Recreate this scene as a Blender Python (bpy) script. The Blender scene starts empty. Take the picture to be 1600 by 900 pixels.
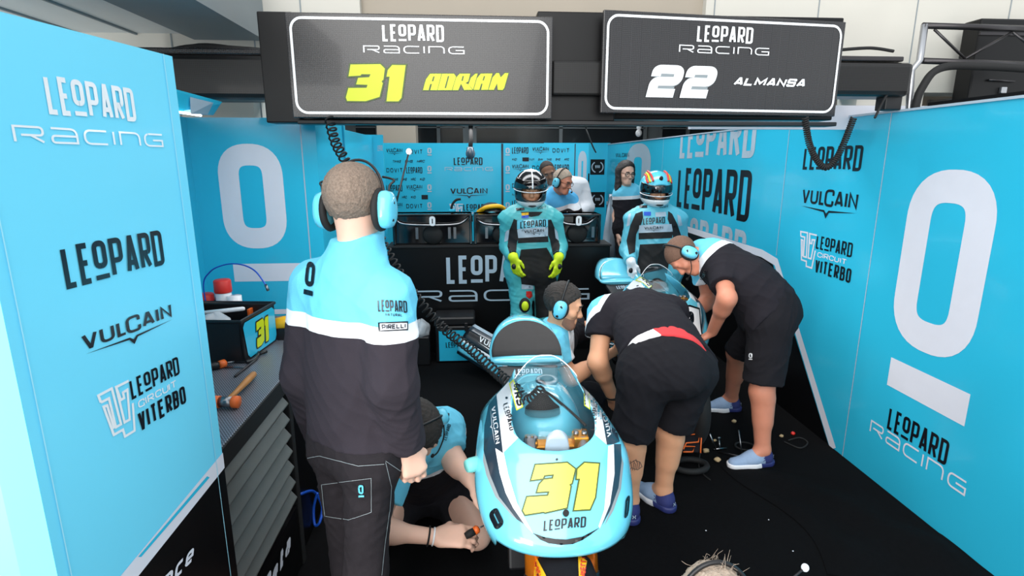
import bpy, bmesh, math, random
import numpy as np
from mathutils import Vector, Matrix
from mathutils.bvhtree import BVHTree
random.seed(7); rng = np.random.default_rng(7)
C = bpy.context.scene.collection
SC = bpy.context.scene
V = Vector
def nv(*a): return Vector(a[0] if len(a) == 1 else a).normalized()

# ---------------------------------------------------------------- camera
F, PIT, YAW, CAMH = 877.0, math.radians(12.84), math.radians(4.0), 1.8
CAM = V((0, 0, CAMH))
_f = V((math.sin(YAW)*math.cos(PIT), math.cos(YAW)*math.cos(PIT), -math.sin(PIT)))
_r = V((math.cos(YAW), -math.sin(YAW), 0))
_u = V((math.sin(YAW)*math.sin(PIT), math.cos(YAW)*math.sin(PIT), math.cos(PIT)))
def ray(px, py): return _f + _r*((px-800)/F) + _u*((450-py)/F)
def oX(px, py, X): d = ray(px, py); return CAM + d*(X/d.x)
def oY(px, py, Y): d = ray(px, py); return CAM + d*(Y/d.y)
def oZ(px, py, Z): d = ray(px, py); return CAM + d*((Z-CAMH)/d.z)

# ---------------------------------------------------------------- materials
def s2l(c): 
    c = c/255.0
    return c/12.92 if c <= 0.04045 else ((c+0.055)/1.055)**2.4
def col(rgb): return (s2l(rgb[0]), s2l(rgb[1]), s2l(rgb[2]), 1.0)
_M = {}
def M(name, rgb=(128,128,128), rough=.5, metal=0.0, var=.04, scale=14.0, bump=0.0, bscale=200.0, coat=0.0, sss=0.0,
      alpha=1.0, trans=0.0, emit=0.0, spec=.5, weave=0.0, ramp=None, rgb2=None):
    """one procedural material per name; ramp = [(upto, rgb), ...] over the float attribute 'zone'"""
    if name in _M: return _M[name]
    m = bpy.data.materials.new(name); m.use_nodes = True
    nt = m.node_tree; N = nt.nodes; L = nt.links
    b = N['Principled BSDF']
    b.inputs['Roughness'].default_value = rough; b.inputs['Metallic'].default_value = metal
    b.inputs['Specular IOR Level'].default_value = spec
    b.inputs['Coat Weight'].default_value = coat; b.inputs['Coat Roughness'].default_value = .06
    if sss: 
        b.inputs['Subsurface Weight'].default_value = sss; b.inputs['Subsurface Radius'].default_value = (.012,.005,.003)
    b.inputs['Alpha'].default_value = alpha; b.inputs['Transmission Weight'].default_value = trans
    if emit:
        b.inputs['Emission Color'].default_value = col(rgb); b.inputs['Emission Strength'].default_value = emit
    tc = N.new('ShaderNodeTexCoord')
    nz = N.new('ShaderNodeTexNoise'); nz.inputs['Scale'].default_value = scale; nz.inputs['Detail'].default_value = 4
    L.new(tc.outputs['Object'], nz.inputs['Vector'])
    mx = N.new('ShaderNodeMix'); mx.data_type = 'RGBA'; mx.blend_type = 'MIX'
    if ramp:
        at = N.new('ShaderNodeAttribute'); at.attribute_name = 'zone'
        cr = N.new('ShaderNodeValToRGB'); cr.color_ramp.interpolation = 'CONSTANT'
        L.new(at.outputs['Fac'], cr.inputs['Fac'])
        e = cr.color_ramp.elements
        e[0].position = 0; e[0].color = col(ramp[0][1])
        e[1].position = ramp[0][0]; e[1].color = col(ramp[1][1])
        for i in range(1, len(ramp)-1):
            x = e.new(ramp[i][0]); x.color = col(ramp[i+1][1])
        hs = N.new('ShaderNodeHueSaturation'); hs.inputs['Value'].default_value = 1-2*var
        L.new(cr.outputs['Color'], hs.inputs['Color'])
        L.new(hs.outputs['Color'], mx.inputs['A']); L.new(cr.outputs['Color'], mx.inputs['B'])
    else:
        c = col(rgb); d = col(rgb2) if rgb2 else tuple(max(0, v*(1-3*var)) for v in c[:3])+(1,)
        mx.inputs['A'].default_value = d; mx.inputs['B'].default_value = c
        if weave:
            ck = N.new('ShaderNodeTexChecker'); ck.inputs['Scale'].default_value = weave
            ck.inputs['Color1'].default_value = (1,1,1,1); ck.inputs['Color2'].default_value = (.25,.25,.25,1)
            mp = N.new('ShaderNodeMapping'); mp.inputs['Rotation'].default_value = (.0,.785,.0)
            L.new(tc.outputs['Object'], mp.inputs['Vector']); L.new(mp.outputs['Vector'], ck.inputs['Vector'])
    if weave and not ramp: L.new(ck.outputs['Fac'], mx.inputs['Factor'])
    else: L.new(nz.outputs['Fac'], mx.inputs['Factor'])
    L.new(mx.outputs['Result'], b.inputs['Base Color'])
    if bump:
        n2 = N.new('ShaderNodeTexNoise'); n2.inputs['Scale'].default_value = bscale; n2.inputs['Detail'].default_value = 3
        L.new(tc.outputs['Object'], n2.inputs['Vector'])
        bp = N.new('ShaderNodeBump'); bp.inputs['Strength'].default_value = bump; bp.inputs['Distance'].default_value = .004
        L.new(n2.outputs['Fac'], bp.inputs['Height']); L.new(bp.outputs['Normal'], b.inputs['Normal'])
    _M[name] = m
    return m

CY = (62,192,230)
def mats():
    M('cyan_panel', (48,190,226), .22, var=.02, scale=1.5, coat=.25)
    M('cyan_panel_lit', (116,220,250), .4, var=.015, scale=1.5, coat=.04)  # panel cyan made lighter: daylight on the near left partition put into the colour
    M('cyan_gloss', (112,208,232), .16, var=.015, scale=3, coat=.8)
    M('cyan_cloth', (112,206,236), .85, var=.05, scale=40, bump=.25, bscale=420)
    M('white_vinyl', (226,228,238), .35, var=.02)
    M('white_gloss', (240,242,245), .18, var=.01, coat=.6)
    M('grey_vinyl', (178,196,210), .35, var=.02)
    M('black_vinyl', (14,18,26), .3, var=.05)
    M('black_panel', (10,10,12), .35, var=.1, spec=.28)
    M('black_matte', (16,16,18), .7, var=.1)
    M('black_plastic', (20,20,23), .42, var=.1, bump=.05)
    M('black_rubber', (22,22,23), .75, var=.1, bump=.1, bscale=300)
    M('black_cloth', (25,24,29), .93, var=.12, scale=30, bump=.3, bscale=380, spec=.2)
    M('carbon', (46,44,46), .26, var=.2, weave=175, rgb2=(20,20,22), coat=.2)
    M('carbon_dark', (30,29,29), .35, var=.2, weave=170, rgb2=(13,13,14), coat=.1, spec=.3)
    M('concrete', (190,188,182), .8, var=.06, scale=4, bump=.2, bscale=90)
    M('carpet', (15,15,17), .95, var=.25, scale=60, bump=.5, bscale=700, spec=.1)
    M('beige_wall', (206,203,194), .8, var=.03, scale=3, bump=.08, bscale=60)
    M('beige_dark', (170,160,146), .8, var=.04, scale=3)
    M('ceiling_white', (232,234,233), .7, var=.03, scale=2)
    M('beam_grey', (140,149,153), .6, var=.05, scale=4)
    M('alu', (180,182,186), .32, metal=.9, var=.05)
    M('steel', (150,152,156), .28, metal=1, var=.06)
    M('steel_dark', (70,68,70), .35, metal=.8, var=.1)
    M('slat_grey', (116,118,116), .45, metal=.5, var=.06, scale=20)
    M('bench_top', (150,155,166), .4, metal=.35, var=.2, weave=150, rgb2=(52,55,62))
    M('gold', (222,150,56), .28, metal=.85, var=.05)
    M('fork_gold', (232,128,28), .25, metal=.6, var=.05, coat=.4)
    M('yellow_num', (208,222,24), .35, var=.01)
    M('yellow_pale', (246,240,84), .3, var=.01)
    M('yellow_glove', (216,240,30), .6, var=.06)
    M('olive_line', (70,92,40), .4)
    M('orange', (240,110,40), .45, var=.05)
    M('red', (225,50,42), .4, var=.05)
    M('red_cloth', (222,62,66), .8, var=.05, scale=40)
    M('tag_yellow', (250,190,30), .4)
    M('wood', (196,132,66), .5, var=.15, scale=25)
    M('skin', (234,172,134), .55, var=.05, scale=18, sss=.12, bump=.05, bscale=300)
    M('skin_light', (232,186,164), .55, var=.04, scale=18, sss=.12)
    M('skin_dark', (140,98,74), .55, var=.05, scale=18, sss=.1)
    M('skin_red', (214,140,112), .55, var=.06, scale=18, sss=.12)
    M('hair_brown', (158,138,122), .8, var=.24, scale=160, bump=.8, bscale=230, rgb2=(74,60,52))
    M('hair_dark', (58,52,48), .75, var=.25, scale=220, bump=.7, bscale=240, rgb2=(20,17,16))
    M('hair_grey', (196,180,164), .8, var=.2, scale=120, bump=.6, bscale=200, rgb2=(140,118,100))
    M('hair_black', (40,33,32), .55, var=.25, scale=90, bump=.4, bscale=120, rgb2=(16,13,13))
    M('hair_cropped', (128,96,78), .8, var=.2, scale=160, bump=.4, bscale=200, rgb2=(84,58,46))
    M('headset_cyan', (104,206,234), .3, var=.02, coat=.4)
    M('shoe_blue', (152,176,208), .75, var=.1, scale=90, bump=.4, bscale=350)
    M('shoe_navy', (44,52,112), .6, var=.08, scale=60)
    M('sock_black', (18,18,22), .9, var=.1)
    M('clear_plastic', (215,222,228), .25, var=.08, scale=25, bump=.9, bscale=40, alpha=.75)
    M('visor_dark', (16,16,20), .08, var=.05, coat=1)
    M('dark_glass', (44,54,62), .12, var=.2, scale=2, coat=.5)
    M('blue_cable', (26,86,200), .35)
    M('foam_black', (62,60,60), .9, var=.06, scale=30, bump=.25, bscale=600)
    M('screen_clear', (225,235,238), .04, trans=1.0, alpha=.3)
    M('lamp', (255,255,255), .5, emit=3.0)
    M('seam_light', (168,232,250), .4)
    M('navy_line', (36,52,66), .3, var=.05, coat=.5)
mats()

# ---------------------------------------------------------------- objects
W = {}
def empty(name, loc, label=None, cat=None, group=None, parent=None):
    o = bpy.data.objects.new(name, None); C.objects.link(o)
    loc = V(loc); W[o.name] = loc
    o.empty_display_size = .1
    if parent is not None: o.parent = parent; o.location = loc - W[parent.name]
    else: o.location = loc
    tag(o, label, cat, group)
    return o
def tag(o, label=None, cat=None, group=None, kind=None):
    if label: o['label'] = label
    if cat: o['category'] = cat
    if group: o['group'] = group
    if kind: o['kind'] = kind
    return o
def raw(name, verts, faces, mat, parent=None, midx=None, smooth=False, bevel=0, seg=2, sub=0, zone=None, origin=None, solid=0):
    """link ONE mesh object built from world coordinates; its origin goes to the base of its bounding box"""
    vs = np.asarray([tuple(v) for v in verts] if not isinstance(verts, np.ndarray) else verts, dtype=np.float64)
    lo, hi = vs.min(0), vs.max(0)
    o0 = V(origin) if origin is not None else V(((lo[0]+hi[0])/2, (lo[1]+hi[1])/2, lo[2]))
    vs = vs - np.array(o0)
    me = bpy.data.meshes.new(name)
    me.from_pydata(vs.tolist(), [], faces if isinstance(faces, list) else faces.tolist())
    ms = mat if isinstance(mat, (list, tuple)) else [mat]
    for m in ms: me.materials.append(M(m) if isinstance(m, str) else m)
    if midx is not None: me.polygons.foreach_set('material_index', np.asarray(midx, dtype=np.int32))
    if smooth is True: me.polygons.foreach_set('use_smooth', np.ones(len(me.polygons), dtype=bool))
    elif smooth is not False: me.polygons.foreach_set('use_smooth', np.asarray(smooth, dtype=bool))
    if zone is not None:
        a = me.attributes.new('zone', 'FLOAT', 'POINT'); a.data.foreach_set('value', np.asarray(zone, dtype=np.float32))
    me.validate(); me.update()
    o = bpy.data.objects.new(name, me); C.objects.link(o)
    W[o.name] = o0
    if parent is not None: o.parent = parent; o.location = o0 - W[parent.name]
    else: o.location = o0
    if solid:
        d = o.modifiers.new('solid', 'SOLIDIFY'); d.thickness = solid; d.offset = -1
    if bevel:
        d = o.modifiers.new('bevel', 'BEVEL'); d.width = bevel; d.segments = seg; d.limit_method = 'ANGLE'; d.angle_limit = .6
    if sub:
        d = o.modifiers.new('subsurf', 'SUBSURF'); d.levels = sub; d.render_levels = sub
    return o

class MB:
    """collects shapes in world space and links them as one mesh object"""
    def __init__(s): s.v, s.f, s.m, s.sm = [], [], [], []
    def add(s, vs, fs, m=0, sm=False):
        n = len(s.v); s.v += [tuple(v) for v in vs]
        for f in fs: s.f.append([i+n for i in f]); s.m.append(m); s.sm.append(sm)
        return s
    def box(s, c, size, R=None, m=0):
        R = R or Matrix.Identity(3); c = V(c)
        vs = [c + R @ V((x*size[0]/2, y*size[1]/2, z*size[2]/2)) for x in (-1,1) for y in (-1,1) for z in (-1,1)]
        return s.add(vs, [(0,1,3,2),(4,6,7,5),(0,4,5,1),(2,3,7,6),(0,2,6,4),(1,5,7,3)], m)
    def bb(s, lo, hi, m=0): return s.box([(a+b)/2 for a,b in zip(lo,hi)], [abs(b-a) for a,b in zip(lo,hi)], None, m)
    def prism(s, pts, off, m=0):
        pts = [V(p) for p in pts]; off = V(off); n = len(pts)
        vs = pts + [p+off for p in pts]
        return s.add(vs, [list(range(n))[::-1], [i+n for i in range(n)]] + [(i,(i+1)%n,(i+1)%n+n,i+n) for i in range(n)], m)
    def loft(s, rings, m=0, sm=True, caps=True, close=True):
        n = len(rings[0]); vs = [p for r in rings for p in r]; fs = []
        for j in range(len(rings)-1):
            for i in range(n if close else n-1):
                a = j*n+i; b = j*n+(i+1)%n
                fs.append((a,b,b+n,a+n))
        if caps: fs += [list(range(n))[::-1], [i+(len(rings)-1)*n for i in range(n)]]
        return s.add(vs, fs, m, sm)
    def tube(s, path, r, n=10, m=0, caps=True, closed=False):
        P = [V(p) for p in path]; k = len(P)
        rr = r if isinstance(r, (list, tuple)) else [r]*k
        rings = []; up = None
        for i in range(k):
            t = (P[(i+1)%k] if (closed or i < k-1) else P[i]) - (P[i-1] if (closed or i > 0) else P[i])
            if t.length < 1e-9: t = V((0,0,1))
            t.normalize()
            if up is None: up = V((0,0,1)) if abs(t.z) < .9 else V((1,0,0))
            a = (up - t*up.dot(t)); 
            if a.length < 1e-6: a = t.orthogonal()
            a.normalize(); up = a; b = t.cross(a)
            rings.append([P[i] + (a*math.cos(q)+b*math.sin(q))*rr[i] for q in [2*math.pi*j/n for j in range(n)]])
        if closed: rings.append(rings[0])
        return s.loft(rings, m, True, caps and not closed)
    def lathe(s, o, axis, prof, n=20, m=0, caps=True):
        o = V(o); ax = nv(axis); a = ax.orthogonal().normalized(); b = ax.cross(a)
        return s.loft([[o + ax*h + (a*math.cos(q)+b*math.sin(q))*r for q in [2*math.pi*j/n for j in range(n)]] for r,h in prof], m, True, caps)
    def ell(s, c, rad, R=None, n=16, k=10, m=0):
        R = R or Matrix.Identity(3); c = V(c); rings = []
        for j in range(k+1):
            t = math.pi*j/k; t = min(max(t,.02), math.pi-.02)
            rings.append([c + R @ V((rad[0]*math.sin(t)*math.cos(q), rad[1]*math.sin(t)*math.sin(q), rad[2]*math.cos(t))) for q in [2*math.pi*i/n for i in range(n)]])
        return s.loft(rings[::-1], m, True, True)
    def build(s, name, mat, parent=None, **k):
        return raw(name, s.v, s.f, mat, parent, midx=s.m, smooth=s.sm, **k)

def rotz(a): return Matrix.Rotation(a, 3, 'Z')
def frame(x=None, y=None, z=None):
    """3x3 with given column axes (two given, third computed)"""
    if z is None: x = nv(x); y = V(y); y = nv(y - x*y.dot(x)); z = x.cross(y)
    elif y is None: z = nv(z); x = V(x); x = nv(x - z*x.dot(z)); y = z.cross(x)
    else: y = nv(y); z = V(z); z = nv(z - y*z.dot(y)); x = y.cross(z)
    return Matrix((x, y, z)).transposed()
def cat(pts, n=8, closed=False):
    """Catmull-Rom through points"""
    P = [V(p) for p in pts]; k = len(P); out = []
    for i in range(k if closed else k-1):
        p0 = P[i-1] if (closed or i > 0) else P[0]; p1 = P[i]; p2 = P[(i+1)%k]; p3 = P[(i+2)%k] if (closed or i+2 < k) else P[-1]
        for j in range(n):
            t = j/n
            out.append(.5*((2*p1)+(p2-p0)*t+(2*p0-5*p1+4*p2-p3)*t*t+(3*p1-p0-3*p2+p3)*t**3))
    if not closed: out.append(P[-1])
    return out
def coil(path, R, turns_per_m, n_per=10):
    """helix winding around a path"""
    P = cat(path, 24); L = [0]
    for a, b in zip(P, P[1:]): L.append(L[-1]+(b-a).length)
    T = L[-1]*turns_per_m; N = int(T*n_per); out = []; up = V((.3,.2,1)); k = 0
    for i in range(N+1):
        d = L[-1]*i/N
        while k < len(L)-2 and L[k+1] < d: k += 1
        t = (d-L[k])/max(1e-9, L[k+1]-L[k]); p = P[k].lerp(P[k+1], t); tg = nv(P[k+1]-P[k])
        up = nv(up - tg*up.dot(tg)); b = tg.cross(up); q = 2*math.pi*i/n_per
        out.append(p + (up*math.cos(q)+b*math.sin(q))*R)
    return out
WORLD, KEY, FILL, GAN, EXPO = 1.5, 320, 50, 8, 0.15
# ---------------------------------------------------------------- lettering: a small stroke alphabet
GL = {
'A':"0,0 .44,1 .56,1 1,0|.16,.24 .84,.24",'B':"0,.5 0,1 .95,1* .95,.53* 0,.53|0,.53 1,.53* 1,0* 0,0 0,.53",'C':"1,.68 1,1* 0,1* 0,0* 1,0* 1,.32",
'D':"0,0 0,1 1,1* 1,0* z",'E':"1,1 0,1 0,0 1,0|0,.52 .85,.52",'F':"1,1 0,1 0,0|0,.52 .85,.52",'G':"1,.75 1,1* 0,1* 0,0* 1,0* 1,.48 .55,.48",
'H':"0,0 0,1|1,0 1,1|0,.5 1,.5",'I':"0,0 0,1",'J':"1,1 1,0* 0,0* 0,.3",'K':"0,0 0,1|1,1 .05,.45|.35,.62 1,0",'L':"0,1 0,0 1,0",
'M':"0,0 0,1 .5,.25 1,1 1,0",'N':"0,0 0,1 1,0 1,1",'O':"0,0* 0,1* 1,1* 1,0* z",'P':"0,0 0,1 1,1* 1,.42* 0,.42",'Q':"0,0* 0,1* 1,1* 1,0* z|.6,.3 1,0",
'R':"0,0 0,1 1,1* 1,.45* 0,.45|.45,.45 1,0",'S':"1,.74 1,1* 0,1* 0,.52* 1,.52* 1,0* 0,0* 0,.26",'T':"0,1 1,1|.5,1 .5,0",'U':"0,1 0,0* 1,0* 1,1",
'V':"0,1 .46,0 .54,0 1,1",'W':"0,1 .24,0 .5,.8 .76,0 1,1",'X':"0,0 1,1|0,1 1,0",'Y':"0,1 .5,.5 1,1|.5,.5 .5,0",'Z':"0,1 1,1 0,0 1,0",
'0':"0,0* 0,1* 1,1* 1,0* z",'1':"0,.72 .55,1 .55,0",'2':"0,.7 0,1* 1,1* 1,.5* 0,.5* 0,0 1,0",'3':"0,1 1,1 1,0 0,0|.2,.52 1,.52",'4':"1,.3 0,.3 .6,1 .6,0",
'a':"0,.6 .9,.6* .9,0|.9,.0 0,0* 0,.34* .9,.34",'b':"0,1 0,0 .9,0* .9,.6* 0,.6",'c':".9,.6 0,.6* 0,0* .9,0",'d':".9,1 .9,0 0,0* 0,.6* .9,.6",
'e':"0,.3 .9,.3 .9,.6* 0,.6* 0,0* .9,0",'i':"0,0 0,.6|0,.85 0,.95",'l':"0,1 0,0",'m':"0,0 0,.6 .5,.6* .5,0|.5,.6 1,.6* 1,0",'n':"0,0 0,.6 .9,.6* .9,0",
'o':"0,0* 0,.6* .9,.6* .9,0* z",'r':"0,0 0,.6 .7,.6",'s':".9,.6 0,.6* 0,.3* .9,.3* .9,0* 0,0",'t':".3,.95 .3,0 .8,0|0,.62 .8,.62",'u':"0,.6 0,0* .9,0* .9,.6",
'w':"0,.6 .25,0 .5,.5 .75,0 1,.6",'-':"0,.45 1,.45",'.':"0,0 0,.05",
}
RAC = {'R':"0,0 0,1 1,1* 1,.45* .22,.45|.55,.45 1,0",'A':"0,1 1,1* 1,0 0,0* 0,.48* 1,.48",'C':"1,1 0,1* 0,0* 1,0",'I':"0,0 0,1",'N':"0,0 0,1 1,1* 1,0",'G':"1,1 0,1* 0,0* 1,0 1,.48 .45,.48"}
def rounded(pts, fl, closed, rad, n=10):
    out = []; k = len(pts)
    for i, p in enumerate(pts):
        if not fl[i] or (not closed and i in (0, k-1)): out.append(p); continue
        a, b = pts[i-1], pts[(i+1)%k]
        da, db = np.subtract(a, p), np.subtract(b, p); la, lb = np.linalg.norm(da), np.linalg.norm(db)
        r = min(rad, la*.5, lb*.5); da = da/la; db = db/lb
        p = np.array(p)
        for j in range(n+1):
            t = j/n; w = (1-t)**2, 2*t*(1-t), t*t
            c = p + (da*r)*.12 + (db*r)*.12
            q = (p+da*r)*w[0] + (p*1.0 + (p-c)*.25)*w[1] + (p+db*r)*w[2]
            out.append(tuple(q))
    return out
def stroke(pts, t, closed=False):
    P = [np.array(p, float) for p in pts]
    Q = [P[0]]
    for p in P[1:]:
        if np.linalg.norm(p-Q[-1]) > 1e-5: Q.append(p)
    if closed and np.linalg.norm(Q[0]-Q[-1]) < 1e-5: Q.pop()
    P = Q; k = len(P); vs = []; fs = []
    for i in range(k):
        d0 = P[i]-P[i-1] if (closed or i > 0) else P[i+1]-P[i]
        d1 = P[(i+1)%k]-P[i] if (closed or i < k-1) else P[i]-P[i-1]
        d0 = d0/np.linalg.norm(d0); d1 = d1/np.linalg.norm(d1)
        n0 = np.array((-d0[1], d0[0])); n1 = np.array((-d1[1], d1[0])); m = n0+n1
        l = np.linalg.norm(m); m = n0 if l < 1e-6 else m/l
        s = min(1.8, 1/max(.3, abs(m.dot(n0))))
        vs += [tuple(P[i]+m*t/2*s), tuple(P[i]-m*t/2*s)]
    for i in range(k if closed else k-1):
        a = 2*i; b = 2*((i+1)%k); fs.append((a, a+1, b+1, b))
    return vs, fs
class D2:
    """flat artwork: 2-D vertices and faces with material index"""
    def __init__(s): s.v, s.f, s.m = [], [], []
    def add(s, vs, fs, m=0, dx=0, dy=0, sc=1.0):
        n = len(s.v); s.v += [(x*sc+dx, y*sc+dy) for x, y in vs]
        for f in fs: s.f.append([i+n for i in f]); s.m.append(m)
        return s
    def poly(s, pts, m=0): return s.add(pts, [list(range(len(pts)))], m)
    def line(s, pts, t, m=0, closed=False): v, f = stroke(pts, t, closed); return s.add(v, f, m)
    def merge(s, o, dx=0, dy=0, sc=1.0, m=None):
        n = len(s.v); s.v += [(x*sc+dx, y*sc+dy) for x, y in o.v]
        for f, mm in zip(o.f, o.m): s.f.append([i+n for i in f]); s.m.append(mm if m is None else m)
        return s
    def bounds(s): a = np.array(s.v); return a.min(0), a.max(0)
    def fit(s, x0, y0, w=None, h=None):
        """move/scale so that the lower-left is x0,y0 and the width/height fit"""
        lo, hi = s.bounds(); sx = w/(hi[0]-lo[0]) if w else None; sy = h/(hi[1]-lo[1]) if h else None
        sx = sx or sy; sy = sy or sx
        s.v = [((x-lo[0])*sx+x0, (y-lo[1])*sy+y0) for x, y in s.v]; return s
    def shear(s, k): s.v = [(x+k*y, y) for x, y in s.v]; return s
    def mapped(s, fn): s.v = [fn(x, y) for x, y in s.v]; return s
def word(txt, h=1.0, wr=.48, t=.17, gap=.13, rad=.5, slant=0, table=None, m=0, wide={}):
    """wr: letter width / height, t: stroke / height"""
    d = D2(); x = 0; T = table or GL
    for ch in txt:
        if ch == ' ': x += wr*h*.7; continue
        g = T.get(ch) or GL.get(ch) or GL.get(ch.upper()); w = wr*h*wide.get(ch, 1.0)*(1.25 if ch in 'MW' else 1); tt = t*h
        if ch in 'Ili.1' and ch != '1': w = tt*1.0001
        for pl in g.split('|'):
            cl = pl.endswith('z'); pts = []; fl = []
            for q in pl.replace('z', '').split():
                fl.append(q.endswith('*')); a, b = q.rstrip('*').split(',')
                pts.append((x+tt/2+float(a)*max(0, w-tt), tt/2+float(b)*(h-tt)))
            d.line(rounded(pts, fl, cl, rad*max(w-tt, .2*h)), tt, m, cl)
        x += w + gap*h
    if slant: d.shear(slant)
    return d
def leopard(h=1.0, m=0, m2=None):
    d = D2(); x = 0; w = .41*h; t = .155*h; g = .095*h
    for i, ch in enumerate('LEOPARD'):
        if ch == 'O':
            o = word('O', .70*h, .6, .2, rad=.8); d.merge(o, x, .3*h, m=m)
            d.poly([(x, .03*h), (x+.42*h, .03*h), (x+.42*h, .15*h), (x, .15*h)], m if m2 is None else m2); x += .42*h+g; continue
        d.merge(word(ch, h, .42 if ch not in 'LE' else .35, .135, rad=.42), x, 0, m=m); x += (w if ch not in 'LE' else .34*h)+g
    return d
def racing(h=1.0, m=0): return word('RACING', h, 1.55, .13, .33, rad=.35, table=RAC, m=m)
def vulcain(h=1.0, m=0):
    d = word('VUL', h, .72, .17, .12, rad=.5, wide={'L': .72}, m=m); x = d.bounds()[1][0]+.06*h
    d.merge(word('C', 1.14*h, .72, .152, .1, rad=.9, m=m), x, -.05*h); x = d.bounds()[1][0]+.1*h
    d.merge(word('AIN', h, .72, .17, .12, rad=.5, m=m), x, 0); lo, hi = d.bounds(); w = hi[0]; c = w*.5
    d.poly([(-.02*w, -.28*h), (c-.16*h, -.4*h), (c, -.78*h), (c+.16*h, -.4*h), (w*1.02, -.28*h), (c+.2*h, -.25*h), (c+.08*h, -.25*h), (c, -.45*h), (c-.08*h, -.25*h), (c-.2*h, -.25*h)][:0] or
           [(0, -.22*h), (c-.2*h, -.3*h), (c, -.52*h), (c+.2*h, -.3*h), (w, -.22*h), (c+.24*h, -.44*h), (c, -.86*h), (c-.24*h, -.44*h)], m)
    return d
def viterbo(h=1.0, mb=0, mw=1):
    d = D2(); d.merge(leopard(.40*h), .55*h, .6*h, m=mb); lo, hi = d.bounds(); w = hi[0]-.55*h
    d.merge(word('VITERBO', .4*h, .42, .16, .1).fit(.62*h, -.1*h, w=w, h=.4*h), m=mb)
    d.merge(word('CIRCUIT', .14*h, .9, .16, .14).fit(.66*h, .37*h, w=w*.8, h=.15*h), m=mw)
    # interlocked one-seven outline beside the words
    for p in ([(88,165),(78,100),(183,118),(207,450),(165,442),(150,178),(88,165)], [(112,215),(101,212),(140,488),(215,505),(222,573),(305,590),(326,355)], [(112,215),(128,222),(150,440)],
              [(322,152),(216,130),(236,258),(264,262),(262,212),(300,214),(280,467),(236,457),(216,130)]):
        d.line([((.55+(x-325)/356)*h, (.6+(325-(y-.2*(x-320)))/437)*h) for x, y in p], .05*h, mw)
    return d
def ologo(h=1.0, m=0):
    """the O over a bar"""
    d = word('O', h*.74, .62, .2*1.05, rad=.95, m=m); d.v = [(x, y+.26*h) for x, y in d.v]
    w = .62*.74*h; d.poly([(0, 0), (w, 0), (w, .15*h), (0, .15*h)], m); return d
N3 = [(.2,1),(.98,1.02),(1.12,.9),(1.03,.56),(.98,.53),(1.0,.5),(.86,.12),(.5,0),(.06,0),(.0,.1),(.06,.33),(.36,.35),(.62,.37),(.65,.41),(.28,.42),(.36,.55),(.42,.66),(.72,.68),(.76,.74),(.5,.74),(.46,.7),(.12,.69)]
def num31(h=1.0, mf=0, mo=0, o=.04):
    d = D2()
    p3 = [(.17,1),(.92,1.02),(1.03,.9),(.98,.6),(.93,.55),(.96,.5),(.86,.12),(.5,.0),(.03,.0),(.0,.1),(.08,.36),(.54,.37),(.57,.45),(.28,.46),(.34,.64),(.62,.66),(.66,.74),(.43,.74),(.4,.7),(.1,.68)]
    p1 = [(1.22,1),(1.56,1.0),(1.42,.1),(1.34,.0),(1.03,.0),(1.14,.68),(1.06,.68),(1.1,.86)]
    for p in (p3, p1): d.line(p, o*2.2, mo, True); d.poly(p, mo)
    e = D2()
    for p in (p3, p1): e.poly(p, mf)
    return d, e
def grid_cut(d, step):
    """cut flat artwork into small cells so it can follow a curved surface"""
    bm = bmesh.new()
    for f, m in zip(d.f, d.m):
        if len(set(f)) < 3: continue
        try: q = bm.faces.new([bm.verts.new((d.v[i][0], d.v[i][1], 0)) for i in f]); q.material_index = m
        except ValueError: pass
    bm.normal_update(); bmesh.ops.triangulate(bm, faces=bm.faces[:])
    lo, hi = d.bounds()
    for ax in (0, 1):
        n = int((hi[ax]-lo[ax])/step)
        for i in range(1, n+1):
            co = [0, 0, 0]; co[ax] = lo[ax]+i*(hi[ax]-lo[ax])/(n+1); no = [0, 0, 0]; no[ax] = 1
            bmesh.ops.bisect_plane(bm, geom=bm.verts[:]+bm.edges[:]+bm.faces[:], plane_co=co, plane_no=no)
    bmesh.ops.triangulate(bm, faces=bm.faces[:])
    bm.verts.ensure_lookup_table(); bm.verts.index_update()
    o = D2(); o.v = [(v.co.x, v.co.y) for v in bm.verts]; o.f = [[v.index for v in f.verts] for f in bm.faces]; o.m = [f.material_index for f in bm.faces]
    bm.free(); return o
def art(name, d, mat, origin, ux, uy, parent, eps=.0015, **k):
    """flat artwork laid on a plane: origin, unit axes ux, uy"""
    origin, ux, uy = V(origin), V(ux), V(uy); n = nv(ux.cross(uy))
    if getattr(d, 'flat', False): return raw(name, [origin+ux*x+uy*y+n*eps for x, y in d.v], d.f, mat, parent, midx=d.m, **k)
    vs, fs = [], []      # every piece of a stroke at its own tiny height, so overlaps never lie in one plane
    for k_, f in enumerate(d.f):
        fs.append(list(range(len(vs), len(vs)+len(f)))); vs += [origin+ux*d.v[i][0]+uy*d.v[i][1]+n*(eps+.000015*(k_ % 97)) for i in f]
    return raw(name, vs, fs, mat, parent, midx=d.m, **k)
def layers(nv_, faces):
    """a small height step per loose piece, so that crossing strokes never lie in one plane"""
    par = list(range(nv_))
    def fd(a):
        while par[a] != a: par[a] = par[par[a]]; a = par[a]
        return a
    for f in faces:
        r0 = fd(f[0])
        for i in f[1:]: par[fd(i)] = r0
    ids = {}; return [ids.setdefault(fd(i), len(ids)) % 11 for i in range(nv_)]
def bvh_of(*objs):
    vs, fs = [], []
    dg = bpy.context.evaluated_depsgraph_get()
    for o in objs:
        ev = o.evaluated_get(dg); me = ev.to_mesh(); mw = ev.matrix_world; n = len(vs)
        vs += [mw @ v.co for v in me.vertices]; fs += [[i+n for i in p.vertices] for p in me.polygons]; ev.to_mesh_clear()
    return BVHTree.FromPolygons(vs, fs)
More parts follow.
